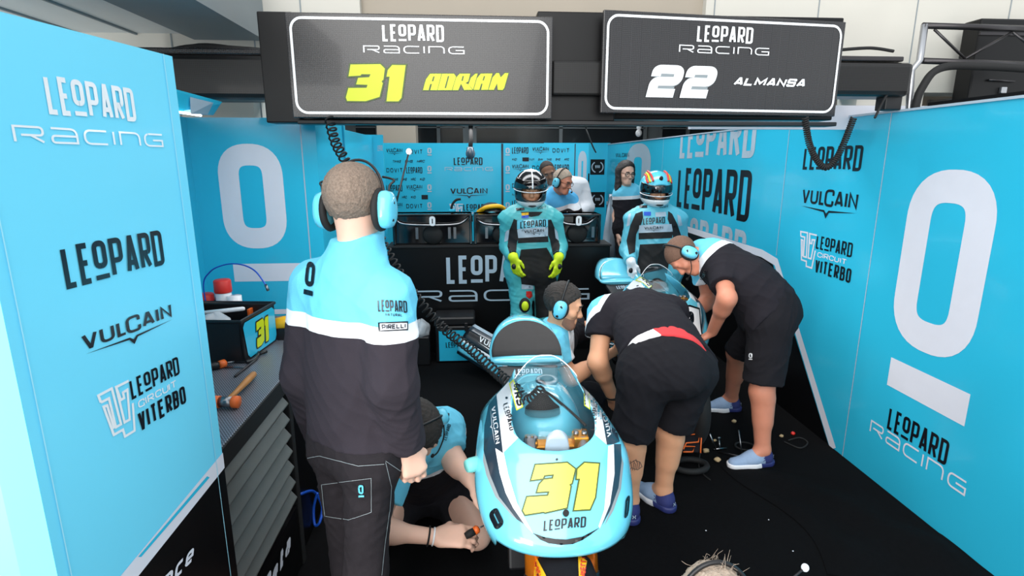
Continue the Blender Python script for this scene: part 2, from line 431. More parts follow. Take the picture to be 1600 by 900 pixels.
def stick(name, d, mat, bvh, shoot, parent, step, eps=.0015, maxd=20, **k):
    """artwork laid on a curved surface: shoot(x, y) gives (origin, direction); cells that miss are dropped"""
    g = grid_cut(d, step); P = []; ok = []; ly = layers(len(g.v), g.f)
    for (x, y), l in zip(g.v, ly):
        o, dr = shoot(x, y); dr = nv(dr); h, n, i, ds = bvh.ray_cast(o, dr, maxd)
        if h is None: P.append(V((0,0,0))); ok.append(False); continue
        if n.dot(dr) > 0: n = -n
        P.append(h + (n - dr)*(eps+.00014*l)*.6); ok.append(True)
    lim = step*8
    fs, ms = [], []
    for f, m in zip(g.f, g.m):
        if all(ok[i] for i in f): fs.append(f); ms.append(m)
    if not fs: return None
    el_ = [max((P[f[i]]-P[f[i-1]]).length for i in range(len(f))) for f in fs]; md = sorted(el_)[len(el_)//2]
    keep = [i for i in range(len(fs)) if el_[i] < 4.5*md]; fs = [fs[i] for i in keep]; ms = [ms[i] for i in keep]
    use = sorted({i for f in fs for i in f}); ix = {a: b for b, a in enumerate(use)}
    return raw(name, [P[i] for i in use], [[ix[i] for i in f] for f in fs], mat, parent, midx=ms, smooth=True, **k)
def shoot_cam(x, y): return CAM, ray(x, y)
def px(d, x0, y0, x1, y1, x2=None, y2=None):
    """fit artwork to image-measured corners: lower-left, lower-right (and upper-left)"""
    lo, hi = d.bounds(); w, h = hi-lo
    if x2 is None: x2, y2 = x0, y0-1
    d.v = [(x0+(x1-x0)*(x-lo[0])/w+(x2-x0)*(y-lo[1])/h, y0+(y1-y0)*(x-lo[0])/w+(y2-y0)*(y-lo[1])/h) for x, y in d.v]
    return d
# ---------------------------------------------------------------- the setting
XR = 2.28                               # right partition plane
def st(o): o['kind'] = 'structure'; return o
b = MB(); b.bb((-5,-.4,-.05),(6,11,0)); st(b.build('floor', 'carpet'))
b = MB(); b.bb((-8,-9,-.06),(8,-.4,-.01)); st(b.build('pavement', 'concrete'))
# wrinkled loose carpet by the right partition
g = MB(); n = 28; vs = []
for i in range(n):
    for j in range(n):
        u, v = i/(n-1), j/(n-1); e = min(u, 1-u, v, 1-v)
        vs.append((1.55+.68*u+.08*math.sin(5*v), 2.05+.95*v-.25*u, .004+min(1, e*6)*(.014+.012*math.sin(9*u+4*v)+.01*math.sin(17*v-6*u))))
g.add(vs, [(i*n+j, (i+1)*n+j, (i+1)*n+j+1, i*n+j+1) for i in range(n-1) for j in range(n-1)], 0, True)
tag(g.build('floor_mat', 'carpet'), 'rumpled black mat lying on the floor below the right partition', 'mat')

def on_plane(x, y, p0, n): d = ray(x, y); return CAM + d*((V(p0)-CAM).dot(n)/d.dot(n))
class Plane:
    def __init__(s, o, ux): s.o = V(o); s.ux = nv(ux); s.uy = V((0,0,1)); s.n = s.ux.cross(s.uy)
    def uv(s, x, y): q = on_plane(x, y, s.o, s.n)-s.o; return q.dot(s.ux), q.dot(s.uy)
    def at(s, u, v, e=0): return s.o+s.ux*u+s.uy*v+s.n*e
    def art(s, name, d, mat, parent, eps=.0015): return art(name, d, mat, s.o, s.ux, s.uy, parent, eps)
    def fitted(s, d, bl, br, tl):
        """artwork scaled into the rectangle seen at the measured image corners"""
        a, b, c = s.uv(*bl), s.uv(*br), s.uv(*tl)
        z0 = (a[1]+b[1])/2; z1 = z0+(c[1]-a[1]); lo, hi = d.bounds()
        d.v = [(a[0]+(b[0]-a[0])*(x-lo[0])/(hi[0]-lo[0]), z0+(z1-z0)*(y-lo[1])/(hi[1]-lo[1])) for x, y in d.v]
        return d
    def poly(s, pts): return [s.uv(*p) for p in pts]
    def slab(s, name, u0, u1, z0, z1, mat, t=.04, parent=None):
        b = MB(); b.prism([s.at(u0,z0), s.at(u1,z0), s.at(u1,z1), s.at(u0,z1)], s.n*-t)
        return b.build(name, mat, parent)

# right partition
R = Plane((XR,9.6,0), (0,-1,0))
wr = st(R.slab('wall_right', 0, 9.6-.6, 0, 2.05, 'cyan_panel'))
u = lambda Y: 9.6-Y
d = D2()
d.poly([(u(9.5),0),(u(3.17),0),(u(4.07),1.03),(u(4.25),1.06),(u(9.5),1.06)], 0)
R.art('lower_panel', d, 'black_panel', wr, .001)
d = D2(); d.line([(u(9.5),1.09),(u(4.24),1.08),(u(4.02),1.05),(u(3.12),0)], .06, 0)
R.art('border_stripe', d, 'white_vinyl', wr, .003)
d = D2()
for Y in (4.03, 3.03, 6.75, 8.2): d.poly([(u(Y)-.003,0 if Y < 4 else 1.1),(u(Y)+.003,0 if Y < 4 else 1.1),(u(Y)+.003,2.05),(u(Y)-.003,2.05)])
R.art('seam', d, 'grey_vinyl', wr, .002)
d = D2(); d.merge(word('O', .909, .563, .172, rad=.95).fit(u(2.809), .847, .512, .909)); d.flat = True; R.art('lettering', d, 'white_vinyl', wr)
d = D2(); d.poly([(u(2.765),.585),(u(2.262),.585),(u(2.262),.746),(u(2.765),.746)]); R.art('lettering', d, 'white_vinyl', wr)
R.art('lettering', R.fitted(leopard(), (1385,674), (1479,723), (1391,641)), 'black_vinyl', wr)
R.art('lettering', R.fitted(racing(), (1358,679), (1509,770), (1362,661)), 'white_vinyl', wr)
R.art('lettering', R.fitted(leopard(), (1254,265), (1345,268), (1257,230)), 'black_vinyl', wr)
R.art('lettering', R.fitted(vulcain(), (1250,340), (1337,344), (1251,297)), 'black_vinyl', wr)
R.art('lettering', R.fitted(viterbo(), (1244,418), (1329,440), (1243,361)), ['black_vinyl','white_vinyl'], wr)
R.art('lettering', R.fitted(leopard(), (1057,323), (1169,348), (1057,262)), 'black_vinyl', wr)
for zo, z0, z1 in ((.56,1.86,2.049), (-.55,1.11,1.35)):
    dd = R.fitted(leopard(), (1057,323), (1169,348), (1057,262)); lo, hi = dd.bounds()
    if zo > 0:
        k = hi[1]-lo[1]; dd.v = [(x, y+.525) for x, y in dd.v]
    else: dd.v = [(x, y-.5) for x, y in dd.v]
    dd = grid_cut(dd, .08)
    bm = bmesh.new(); vv = [bm.verts.new((x,y,0)) for x,y in dd.v]
    for f in dd.f:
        try: bm.faces.new([vv[i] for i in f])
        except ValueError: pass
    for cz, s_ in ((2.046,1),(1.115,-1)):
        bmesh.ops.bisect_plane(bm, geom=bm.verts[:]+bm.edges[:]+bm.faces[:], plane_co=(0,cz,0), plane_no=(0,s_,0), clear_outer=True)
    bm.verts.index_update(); d2 = D2(); d2.v = [(v.co.x,v.co.y) for v in bm.verts]; d2.f = [[v.index for v in f.verts] for f in bm.faces]; d2.m = [0]*len(d2.f); bm.free()
    R.art('lettering', d2, 'grey_vinyl', wr)
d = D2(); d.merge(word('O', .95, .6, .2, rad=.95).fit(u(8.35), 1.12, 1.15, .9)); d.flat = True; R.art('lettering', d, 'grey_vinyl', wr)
R.art('lettering', R.fitted(word('VULCAIN', 1, .7, .17), (962,246), (983,246), (962,239)), 'black_vinyl', wr)
b = MB(); b.bb((XR-.01,.6,2.05),(XR+.05,9.6,2.062)); st(b.build('trim_right', 'grey_vinyl'))
b = MB(); b.bb((XR+.05,.6,2.0),(XR+.09,2.85,2.085)); st(b.build('trim_right_rail', 'black_panel'))

# far back partition and corridor end
B = Plane((-1.2,6.5,0), (1,0,0))
wb = st(B.slab('wall_back', 0, B.uv(918,300)[0], 0, 1.985, 'cyan_panel'))
d = D2()
for x, w in ((785,.012),(897,.006)):
    q = B.uv(x,300)[0]; d.poly([(q-w,0),(q+w,0),(q+w,1.98),(q-w,1.98)])
B.art('seam', d, 'navy_line', wb, .001)
ROWS = [('V',237),('s',252),('D',266),('s',280),('L',294),('s',307),('v',322),('s',335)]
def brow(x0, x1, y, words, h):
    n = len(words); w = (x1-x0)/n
    for i, t in enumerate(words):
        xa = x0+w*i+2; xb = x0+w*(i+1)-4
        if t == 'LEOPARD': dd = leopard(); hh = h*1.25
        elif t == 'VULCAIN': dd = vulcain(); hh = h*1.4
        elif t == 'DOVIT': dd = word(t, 1, .95, .17, .35); hh = h*.85
        elif t == '#': dd = D2(); dd.poly([(0,0),(1.3,0),(1.3,1),(0,1)]); hh = h; xa += w*.2; xb = xa+10
        else: dd = word(t, 1, .9, .2, .12, slant=.25); hh = h*.6
        B.art('lettering', B.fitted(dd, (xa, y+hh/2), (xb, y+hh/2), (xa, y-hh/2)), 'black_vinyl', wb)
for y, ws in ((237,['VULCAIN','DOVIT']),(266,['DOVIT','LEOPARD']),(294,['LEOPARD','VULCAIN']),(322,['VULCAIN','DOVIT'])):
    brow(602, 664, y, ws, 8)
for y, ws in ((252,['TIMAS','BHS','HRC']),(280,['TIMAS','BHS','HRC','KID']),(308,['BHS','HRC','KID','#']),(335,['KID','#','Wuth'])):
    brow(612, 668, y, ws, 7)
for y, ws in ((235,['LEOPARD','VULCAIN','DOVIT']),(262,['VULCAIN','DOVIT','LEOPARD']),(290,['DOVIT','LEOPARD','VULCAIN']),(318,['LEOPARD','VULCAIN','DOVIT'])):
    brow(798, 893, y, ws, 8)
for y, ws in ((249,['KID','#','Wuth','BMK','TIMAS','BHS','ARC']),(304,['Wuth','BMK','TIMAS','BHS','ARC','KID','#'])):
    brow(798, 893, y, ws, 6)
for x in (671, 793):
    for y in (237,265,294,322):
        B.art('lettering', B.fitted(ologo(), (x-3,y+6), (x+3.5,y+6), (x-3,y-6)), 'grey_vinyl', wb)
B.art('lettering', B.fitted(leopard(), (709,258), (754,258), (709,246)), 'black_vinyl', wb)
B.art('lettering', B.fitted(racing(), (695,267), (770,267), (695,261)), 'grey_vinyl', wb)
B.art('lettering', B.fitted(vulcain(), (704,310), (762,310), (704,293)), 'black_vinyl', wb)
B.art('lettering', B.fitted(viterbo(), (703,347), (765,347), (703,318)), ['black_vinyl','white_vinyl'], wb)
d = D2(); d.merge(word('O', 1, .5, .2, rad=.9).fit(B.uv(902,300)[0], 1.35, .1, .55)); B.art('lettering', d, 'grey_vinyl', wb)

E9 = Plane((1.2,9.55,0), (1,0,0))
we = st(E9.slab('wall_corridor', 0, 1.12, 0, 2.08, 'cyan_panel'))
for i, (x0, y0) in enumerate(((922,249),(922,300),(909,249+22),(909,322))):
    d = D2(); a = E9.uv(x0, y0+24); c = E9.uv(x0+(23 if x0 > 915 else 12), y0)
    d.poly([(a[0],a[1]),(c[0],a[1]),(c[0],c[1]),(a[0],c[1])]); E9.art('wreath_square', d, 'black_panel', we, .002)
    d = D2(); cx, cy = (a[0]+c[0])/2, (a[1]+c[1])/2
    if x0 > 915:
        for s_ in (-1,1): d.line([(cx+s_*.095*math.sin(t), cy-.09*math.cos(t)) for t in np.linspace(.35,2.6,12)], .018)
        d.merge(word('VIII', .05, .5, .2).fit(cx-.04, cy-.02, .08, .05)); E9.art('wreath', d, 'grey_vinyl', we, .004)

# left side partitions (parallel to the back wall) and the recess wall
for nm, Y, x0, x1, xe, top in (('wall_left', 3.2, 300, 497, None, 2.02), ('wall_left_middle', 3.95, 470, 541, None, 2.04), ('wall_left_rear', 5.6, 530, 600, None, 2.035)):
    P_ = Plane((oY(x0,260,Y).x, Y, 0), (1,0,0)); w_ = st(P_.slab(nm, 0, oY(x1,260,Y).x-P_.o.x, 0, top, 'cyan_panel'))
    if nm == 'wall_left':
        d = word('O', 1, .63, .2, rad=.95); d.flat = True; P_.art('lettering', P_.fitted(d, (354,388), (452,388), (346,224)), 'white_vinyl', w_)
        d = D2(); a = P_.uv(367,440); c = P_.uv(470,411); d.poly([(a[0],a[1]),(c[0]+.02,a[1]),(c[0]+.02,c[1]),(a[0],c[1])]); P_.art('lettering', d, 'white_vinyl', w_)
        d = D2(); q = P_.uv(474,260)[0]; d.poly([(q-.003,0),(q+.003,0),(q+.003,2.02),(q-.003,2.02)]); P_.art('seam', d, 'grey_vinyl', w_)
        d = D2(); a = P_.uv(415,491); c = P_.uv(450,483); d.poly([(a[0],a[1]),(c[0]+.1,a[1]),(c[0]+.1,c[1]),(a[0],c[1])]); P_.art('lettering', d, 'white_vinyl', w_)
    if nm == 'wall_left_middle':
        P_.art('lettering', P_.fitted(leopard(), (506,229), (528,229), (506,210)), 'grey_vinyl', w_)
        P_.art('lettering', P_.fitted(racing(), (503,242), (533,242), (503,235)), 'grey_vinyl', w_)
    if nm == 'wall_left_rear':
        d = word('O', 1, .63, .2, rad=.95); P_.art('lettering', P_.fitted(d, (532,310), (562,310), (532,239)), 'white_vinyl', w_)
        P_.art('lettering', P_.fitted(leopard(), (590,236), (598,236), (590,227)), 'grey_vinyl', w_)
b = MB(); b.bb((-1.56,1.55,0),(-1.5,3.22,2.02)); st(b.build('wall_left_recess', 'cyan_panel'))
for nm, a, c in (('wall_left_return', (-.86,3.24), (-.86,3.95)), ('wall_left_return', (-.94,3.95),(-.94,5.6))):
    b = MB(); b.bb((a[0]-.04,a[1],0),(a[0],c[1],2.02)); st(b.build(nm, 'cyan_panel'))

# near left partition, slightly turned, with the end cap facing out
L = Plane((-.808-.017,1.11-.1,0), (.169,.986,0))
LE = L.uv(269,88)[0]
wl = st(L.slab('wall_left_near', 0, LE, 0, 2.05, 'cyan_panel_lit', .05))
d = D2(); pts = [(345,737),(205,900)]; a, c = L.uv(345,737), L.uv(215,900)
k = (c[1]-a[1])/(c[0]-a[0]); z = a[1]+k*(0-a[0])
d.poly([(0,0),(LE,0),(LE,a[1]+k*(LE-a[0])),(0,max(0,z))]); L.art('lower_panel', d, 'black_panel', wl, .001)
a2, c2 = L.uv(343,712), L.uv(187,900); k2 = (c2[1]-a2[1])/(c2[0]-a2[0])
d = D2(); d.poly([(0,max(0,z)),(LE,a[1]+k*(LE-a[0])),(LE,a2[1]+k2*(LE-a2[0])),(0,a2[1]-k2*a2[0])]); L.art('border_stripe', d, 'white_vinyl', wl, .002)
d = D2(); p1, p2, p3, p4 = L.uv(322,744), L.uv(326,746), L.uv(219,870), L.uv(214,870); d.poly([p4,p3,p2,p1]); L.art('pinstripe', d, 'cyan_panel', wl, .003)
d = D2()
for x in (0.025, LE-.035): d.poly([(x-.0012,0),(x+.0012,0),(x+.0012,2.05),(x-.0012,2.05)])
L.art('seam', d, 'seam_light', wl, .003)
L.art('lettering', L.fitted(leopard(), (76,178), (213,191), (64,115)), 'white_gloss', wl)
L.art('lettering', L.fitted(racing(), (21,221), (255,231), (16,193)), 'white_gloss', wl)
L.art('lettering', L.fitted(leopard(), (104,455), (257,411), (95,388)), 'black_vinyl', wl)
dv = vulcain()
L.art('lettering', L.fitted(dv, (134,571), (270,510), (122,525)), 'black_vinyl', wl)
L.art('lettering', L.fitted(viterbo(), (165,702), (291,633), (141,615)), ['black_vinyl','white_gloss'], wl)
L.art('lettering', L.fitted(word('ence', 1, .6, .16, .1, slant=.35), (232,918), (306,894), (240,888)), 'white_vinyl', wl, .003)
b = MB(); p = L.at(0,0); b.prism([p, p+V((-.05,-.02,0)), p+V((-1.2,-.04,0)), p+V((-1.2,.06,0)), p+V((0,.05,0))], (0,0,2.05)); st(b.build('wall_left_end', 'cyan_panel_lit'))

# garage shell
b = MB(); b.bb((-5,10.4,0),(6,10.5,3.4)); ws = st(b.build('wall_rear', 'beam_grey'))
for i, (x0, x1) in enumerate(((555,625),(645,725),(742,1010),(1030,1120))):
    a, c = oY(x0,226,10.38), oY(x1,150,10.38)
    b = MB(); b.bb((a.x,10.36,1.9),(c.x,10.39,3.0)); o = st(b.build('window_%d' % (i+1), 'dark_glass'))
    b = MB()
    for q in (a.x, (a.x+c.x)/2, c.x): b.bb((q-.03,10.33,1.9),(q+.03,10.36,3.0))
    b.bb((a.x,10.33,2.35),(c.x,10.36,2.37)); b.build('window_frame', 'beam_grey', o)
b = MB(); b.bb((-5,3.5,3.3),(6,10.5,3.4)); st(b.build('ceiling', 'beige_dark'))
b = MB(); b.bb((-1.15,7.2,0),(-.68,7.5,3.3)); st(b.build('column', 'beige_dark'))
b = MB(); b.bb((-5,3.4,0),(-4.9,10.5,3.4)); b.bb((5.9,3.4,0),(6,10.5,3.4)); st(b.build('wall_outer', 'beige_wall'))
# facade: lintel over the opening, piers left and right, joints
b = MB(); b.bb((-.8,3.45,2.32),(1.35,3.6,3.6)); st(b.build('lintel', 'beige_dark'))
b = MB(); b.bb((-5,3.4,1.6),(-1.22,3.6,3.6)); b.bb((-1.22,3.4,2.2),(-.6,3.6,3.6))
for x in (-1.62,-1.18,-.92): b.bb((x-.004,3.397,1.6),(x+.004,3.4,3.6), 1)
st(b.build('wall_facade_left', ['beige_wall','beam_grey']))
b = MB(); b.bb((1.35,3.4,2.2),(6,3.6,3.6)); b.bb((2.33,3.41,0),(2.75,3.6,2.25))
for x in (1.4,2.02,2.62,3.2): b.bb((x-.003,3.397,2.2),(x+.003,3.4,3.6), 1)
st(b.build('wall_facade_right', ['beige_wall','beam_grey']))
b = MB(); b.bb((1.3,3.38,1.98),(3.3,3.42,2.12)); st(b.build('trim_door', 'white_vinyl'))
# soffit and the beam running out over the pit lane, left
b = MB(); b.bb((-5,0.2,2.47),(-1.5,3.4,2.6))
for x in (-1.8,-2.1,-2.4,-2.7,-3.0): b.bb((x-.006,.2,2.46),(x+.006,3.4,2.475), 1)
st(b.build('ceiling_soffit', ['ceiling_white','beam_grey']))
b = MB(); b.bb((-1.5,.2,2.44),(-1.12,3.4,2.75)); st(b.build('beam', 'beam_grey'))
# next garage seen through the gap on the right
b = MB(); b.bb((2.9,5.2,0),(5.8,5.3,2.6)); st(b.build('wall_next', 'beige_dark'))
s_ = empty('storage_shelf', (4.5,4.6,0), 'grey storage rack behind the right partition, under the truss', 'rack')
b = MB()
for x in (3.9,5.1):
    for y in (4.45,4.75): b.bb((x-.015,y-.015,0),(x+.015,y+.015,2.3))
    b.bb((x-.012,4.45,2.26),(x+.012,4.75,2.29))
for y in (4.45,4.75): b.bb((3.9,y-.012,2.26),(5.1,y+.012,2.29))
b.build('frame', 'steel', s_)
for z in (1.2,1.975): b = MB(); b.bb((3.88,4.42,z-.03),(5.12,4.78,z)); b.build('shelf', 'steel', s_)
q = oY(1522,131,4.5); b = MB(); b.bb((q.x-.11,4.44,1.98),(q.x+.13,4.72,2.16)); b.bb((q.x-.125,4.42,2.14),(q.x+.145,4.74,2.18)); tag(b.build('storage_box', 'orange', bevel=.01), 'orange red storage box on the rack behind the right partition', 'box')

# ---------------------------------------------------------------- overhead gantry with sign boards
YG = 2.75
ga = empty('overhead_gantry', (.4,YG+.2,2.0), 'long black carbon gantry boom carrying both sign boards overhead', 'gantry')
a, c = oY(262,86,2.95), oY(452,157,2.95)
b = MB(); b.bb((a.x-.3,2.9,c.z),(c.x+.1,3.1,a.z)); b.build('boom_arm', 'carbon_dark', ga, bevel=.025)
b = MB(); b.bb((a.x-.3,2.92,a.z),(c.x,3.02,a.z+.03)); b.build('cable_tray', 'carbon', ga, bevel=.008)
a, c = oY(1300,98,2.95), oY(1412,152,2.95)
b = MB(); b.bb((a.x-.1,2.9,c.z),(c.x,3.1,a.z)); b.build('boom_arm', 'carbon_dark', ga, bevel=.025)
b = MB(); b.bb((a.x-.1,2.92,a.z+.005),(c.x-.05,3.02,a.z+.03)); b.build('cable_tray', 'steel_dark', ga, bevel=.006)
a, c = oY(1385,150,2.95), oY(1408,172,2.95); b = MB(); b.bb((a.x,2.95,c.z),(c.x,3.03,a.z)); b.build('bracket', 'black_plastic', ga, bevel=.006)
for x0, x1, y0, y1, yy in ((400,470,17,192,2.86),(840,960,17,190,2.84),(900,1300,20,188,2.9),(430,900,18,190,2.9)):
    a, c = oY(x0,y0,yy), oY(x1,y1,yy); b = MB(); b.bb((a.x,yy,c.z),(c.x,yy+.12,a.z)); b.build('housing', 'black_panel', ga, bevel=.006)
a, c = oY(862,95,2.82), oY(945,150,2.82); b = MB(); b.bb((a.x,2.8,c.z),(c.x,2.86,a.z)); b.build('boom_cover', 'carbon_dark', ga, bevel=.01)
b = MB(); a, c = oY(470,188,2.86), oY(1297,188,2.86); b.bb((a.x,2.8,a.z-.02),(c.x,2.9,a.z)); b.build('light_rail', 'black_plastic', ga, bevel=.004)
b = MB(); b.tube(cat([(-1.55,2.98,2.27),(-1.35,2.97,2.325),(-1.1,2.96,2.32),(-.85,2.96,2.30)]), .012, 8); b.tube(cat([(-1.5,3.0,2.27),(-1.3,2.99,2.34),(-1.0,2.98,2.31),(-.85,2.98,2.31)]), .008, 8); b.build('cable', 'black_rubber', ga)
b = MB(); b.tube(cat([oY(1312,78,2.95),oY(1360,75,2.95),oY(1396,80,2.95)]), .008, 8); b.build('cable', 'black_rubber', ga)

def board(name, label, corners, Y0, Y1):
    """sign board: corners TL, TR, BL, BR in the image; left edge at depth Y0, right edge at Y1"""
    tl, bl = oY(*corners[0],Y0), oY(*corners[2],Y0); tr, br = oY(*corners[1],Y1), oY(*corners[3],Y1)
    o = V(((tl.x+bl.x)/2, Y0, (bl.z+br.z)/2)); e = V(((tr.x+br.x)/2, Y1, o.z)); h = ((tl.z+tr.z)/2-o.z); w = (e-o).length
    P_ = Plane((o.x,o.y,0), (e.x-o.x,e.y-o.y,0))
    t = empty(name, (o.x+w/2,Y0,o.z), label, 'sign', 'sign boards on the gantry')
    b = MB(); b.prism([P_.at(0,o.z), P_.at(w,o.z), P_.at(w,o.z+h), P_.at(0,o.z+h)], P_.n*-.02); b.build('panel', 'carbon', t, bevel=.004)
    m = .022; r = .05; pts = []
    for cx, cy, a0 in ((w-m-r,h-m-r,0),(m+r,h-m-r,90),(m+r,m+r,180),(w-m-r,m+r,270)):
        for k in range(9): q = math.radians(a0+k*90/8); pts.append((cx+r*math.cos(q), o.z+cy+r*math.sin(q)))
    d = D2(); d.line(pts, .011, 0, True); P_.art('border', d, 'white_gloss', t, .002)
    return t, P_, o.z, w, h
t, P_, z0, w, h = board('sign_board', 'black carbon sign board for rider 31 with yellow name', ((447,25),(863,20),(456,188),(863,182)), 2.75, 2.75)
P_.art('lettering', P_.fitted(leopard(), (598,66), (694,65), (597,39)), 'white_gloss', t, .003)
P_.art('lettering', P_.fitted(racing(), (568,85), (726,83), (567,73)), 'white_gloss', t, .003)
o_, f_ = num31(o=.035)
lo, hi = (o_.bounds())
for dd, mt, e in ((o_,'olive_line',.003),(f_,'yellow_num',.0045)):
    A_, B_ = P_.uv(541,158), P_.uv(634,102); s1 = (B_[0]-A_[0])/1.56
    dd.v = [(A_[0]+x*s1, A_[1]+y*(B_[1]-A_[1])) for x, y in dd.v]; P_.art('lettering', dd, mt, t, e)
AD = [[(170,372),(208,235),(260,165),(404,165),(350,372),(262,372),(283,295),(262,295),(240,372)], [(354,372),(411,165),(560,165),(588,200),(535,372)],
      [(542,372),(588,215),(632,165),(766,165),(742,262),(705,285),(738,295),(795,368),(690,370),(650,292),(615,372)], [(775,215),(832,165),(860,165),(802,365),(744,300)],
      [(810,368),(850,225),(900,165),(1046,162),(990,368),(905,368),(922,290),(905,290),(880,368)], [(998,368),(1047,215),(1095,158),(1130,158),(1150,212),(1205,158),(1248,158),(1195,345),(1175,370),(1115,368),(1105,285),(1065,368)]]
AC = [[(300,200),(317,200),(300,260),(282,260)], [(485,195),(501,195),(460,345),(444,345)], [(670,195),(687,195),(672,255),(655,255)], [(938,195),(953,195),(938,250),(921,250)]]
uvp = lambda x, y: P_.uv(640+x/8.09, 95+y/8.09)
d1, d2_, d3 = D2(), D2(), D2()
for p in AD: d1.line([uvp(*q) for q in p], .007, 0, True); d2_.poly([uvp(*q) for q in p])
for p in AC: d3.poly([uvp(*q) for q in p])
P_.art('lettering', d1, 'olive_line', t, .003); P_.art('lettering', d2_, 'yellow_num', t, .0045); P_.art('lettering', d3, 'olive_line', t, .006)
t, P_, z0, w, h = board('sign_board', 'black carbon sign board for rider 22 with white name', ((942,18),(1316,31),(940,178),(1311,181)), 2.75, 2.9)
P_.art('lettering', P_.fitted(leopard(), (1088,66), (1175,68), (1089,40)), 'white_gloss', t, .003)
P_.art('lettering', P_.fitted(racing(), (1060,84), (1201,85), (1060,72)), 'white_gloss', t, .003)
for tt, mt, e in ((.34,'beam_grey',.003),(.27,'white_gloss',.0045)):
    dd = word('22', 1, .92, tt, .06, slant=.2, rad=.25); P_.art('lettering', P_.fitted(dd, (1008,153), (1117,153), (1014,102)), mt, t, e)
dd = word('ALMANSA', 1, .95, .24, .1, slant=.3, rad=.12); P_.art('lettering', P_.fitted(dd, (1145,136), (1256,136), (1146,121)), 'white_gloss', t, .004)

# truss frame and black case behind the right partition
tr = empty('lighting_truss', (2.5,2.7,2.0), 'grey tubular truss standing above the right partition', 'truss')
P_ = lambda x, y: oY(x, y, 3.0)
b = MB(); b.tube([P_(1445,38),P_(1437,95),P_(1424,110),P_(1419,190),P_(1416,240),V((P_(1416,240).x,3.0,0))], .017, 8); b.build('upright', 'alu', tr)
for ya, yb in ((40,46),(95,102)):
    b = MB(); b.tube([P_(1442,ya),P_(1640,yb)], .016, 10); b.build('chord', 'steel_dark', tr)
for q in (((1460,46),(1508,92)),((1508,92),(1582,50)),((1582,50),(1640,95))):
    b = MB(); b.tube([P_(*q[0]),P_(*q[1])], .007, 8); b.build('brace', 'steel_dark', tr)
b = MB(); b.tube(cat([V((2.42,2.96,.02)),V((2.42,2.96,1.5)),oY(1428,185,2.96),oY(1445,130,2.96),oY(1475,105,2.96),oY(1540,104,2.96),oY(1610,108,2.96)]), .02, 8); tag(b.build('cable_bundle', 'black_rubber'), 'thick black cable bundle curving over the right partition', 'cable')
a, c = oY(1534,28,3.2), oY(1650,175,3.2); t = empty('equipment_case', (c.x,3.2,c.z), 'dark grey flat equipment case standing behind the truss', 'case')
b = MB(); b.bb((a.x,3.2,0),(c.x,3.32,a.z)); b.build('body', 'black_panel', t, bevel=.01)
b = MB(); b.bb((a.x,3.19,a.z-.09),(c.x,3.2,a.z-.075)); b.tube([oY(1545,125,3.19),oY(1585,127,3.19)], .006); b.build('rim', 'steel_dark', t)
b = MB(); q = oY(1567,141,3.19); b.box(q, (.035,.02,.035)); b.build('latch', 'alu', t, bevel=.004)

# angled light fitting at left
t = empty('light_fitting', oY(310,165,2.6), 'blue and white overhead light fitting behind the near left partition', 'light')
b = MB(); b.prism([oY(262,140,2.5),oY(345,162,2.9),oY(333,180,2.9),oY(262,178,2.5)], (0,.02,.01)); b.build('housing', 'cyan_panel', t)
b = MB(); b.prism([oY(297,151.5,2.638),oY(333,160.5,2.81),oY(324,178.5,2.81),oY(298,178,2.638)], (0,.004,.0)); b.build('panel', 'grey_vinyl', t)
b = MB(); b.tube([oY(278,175,2.55),oY(314,180.5,2.75)], .005, 8); b.build('tube', 'lamp', t)

# ---------------------------------------------------------------- black counter with lettering, carbon hoods behind
CYF = 5.15
Pc = Plane((oY(607,400,CYF).x,CYF,0), (1,0,0)); cw = oY(953,400,CYF).x-Pc.o.x; CZ = oY(780,383,CYF).z
t = empty('counter', (Pc.o.x+cw/2,CYF+.15,0), 'long black service counter with large white team lettering', 'counter')
b = MB(); b.bb((Pc.o.x,CYF,0),(Pc.o.x+cw,CYF+.28,CZ-.02)); b.build('body', 'black_panel', t, bevel=.006)
b = MB(); b.bb((Pc.o.x-.01,CYF-.01,CZ-.02),(Pc.o.x+cw+.01,CYF+.29,CZ)); b.build('counter_top', 'black_matte', t, bevel=.004)
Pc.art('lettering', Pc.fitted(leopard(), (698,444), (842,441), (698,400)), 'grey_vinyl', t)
Pc.art('lettering', Pc.fitted(racing(), (646,474), (921,466), (646,456)), 'grey_vinyl', t)
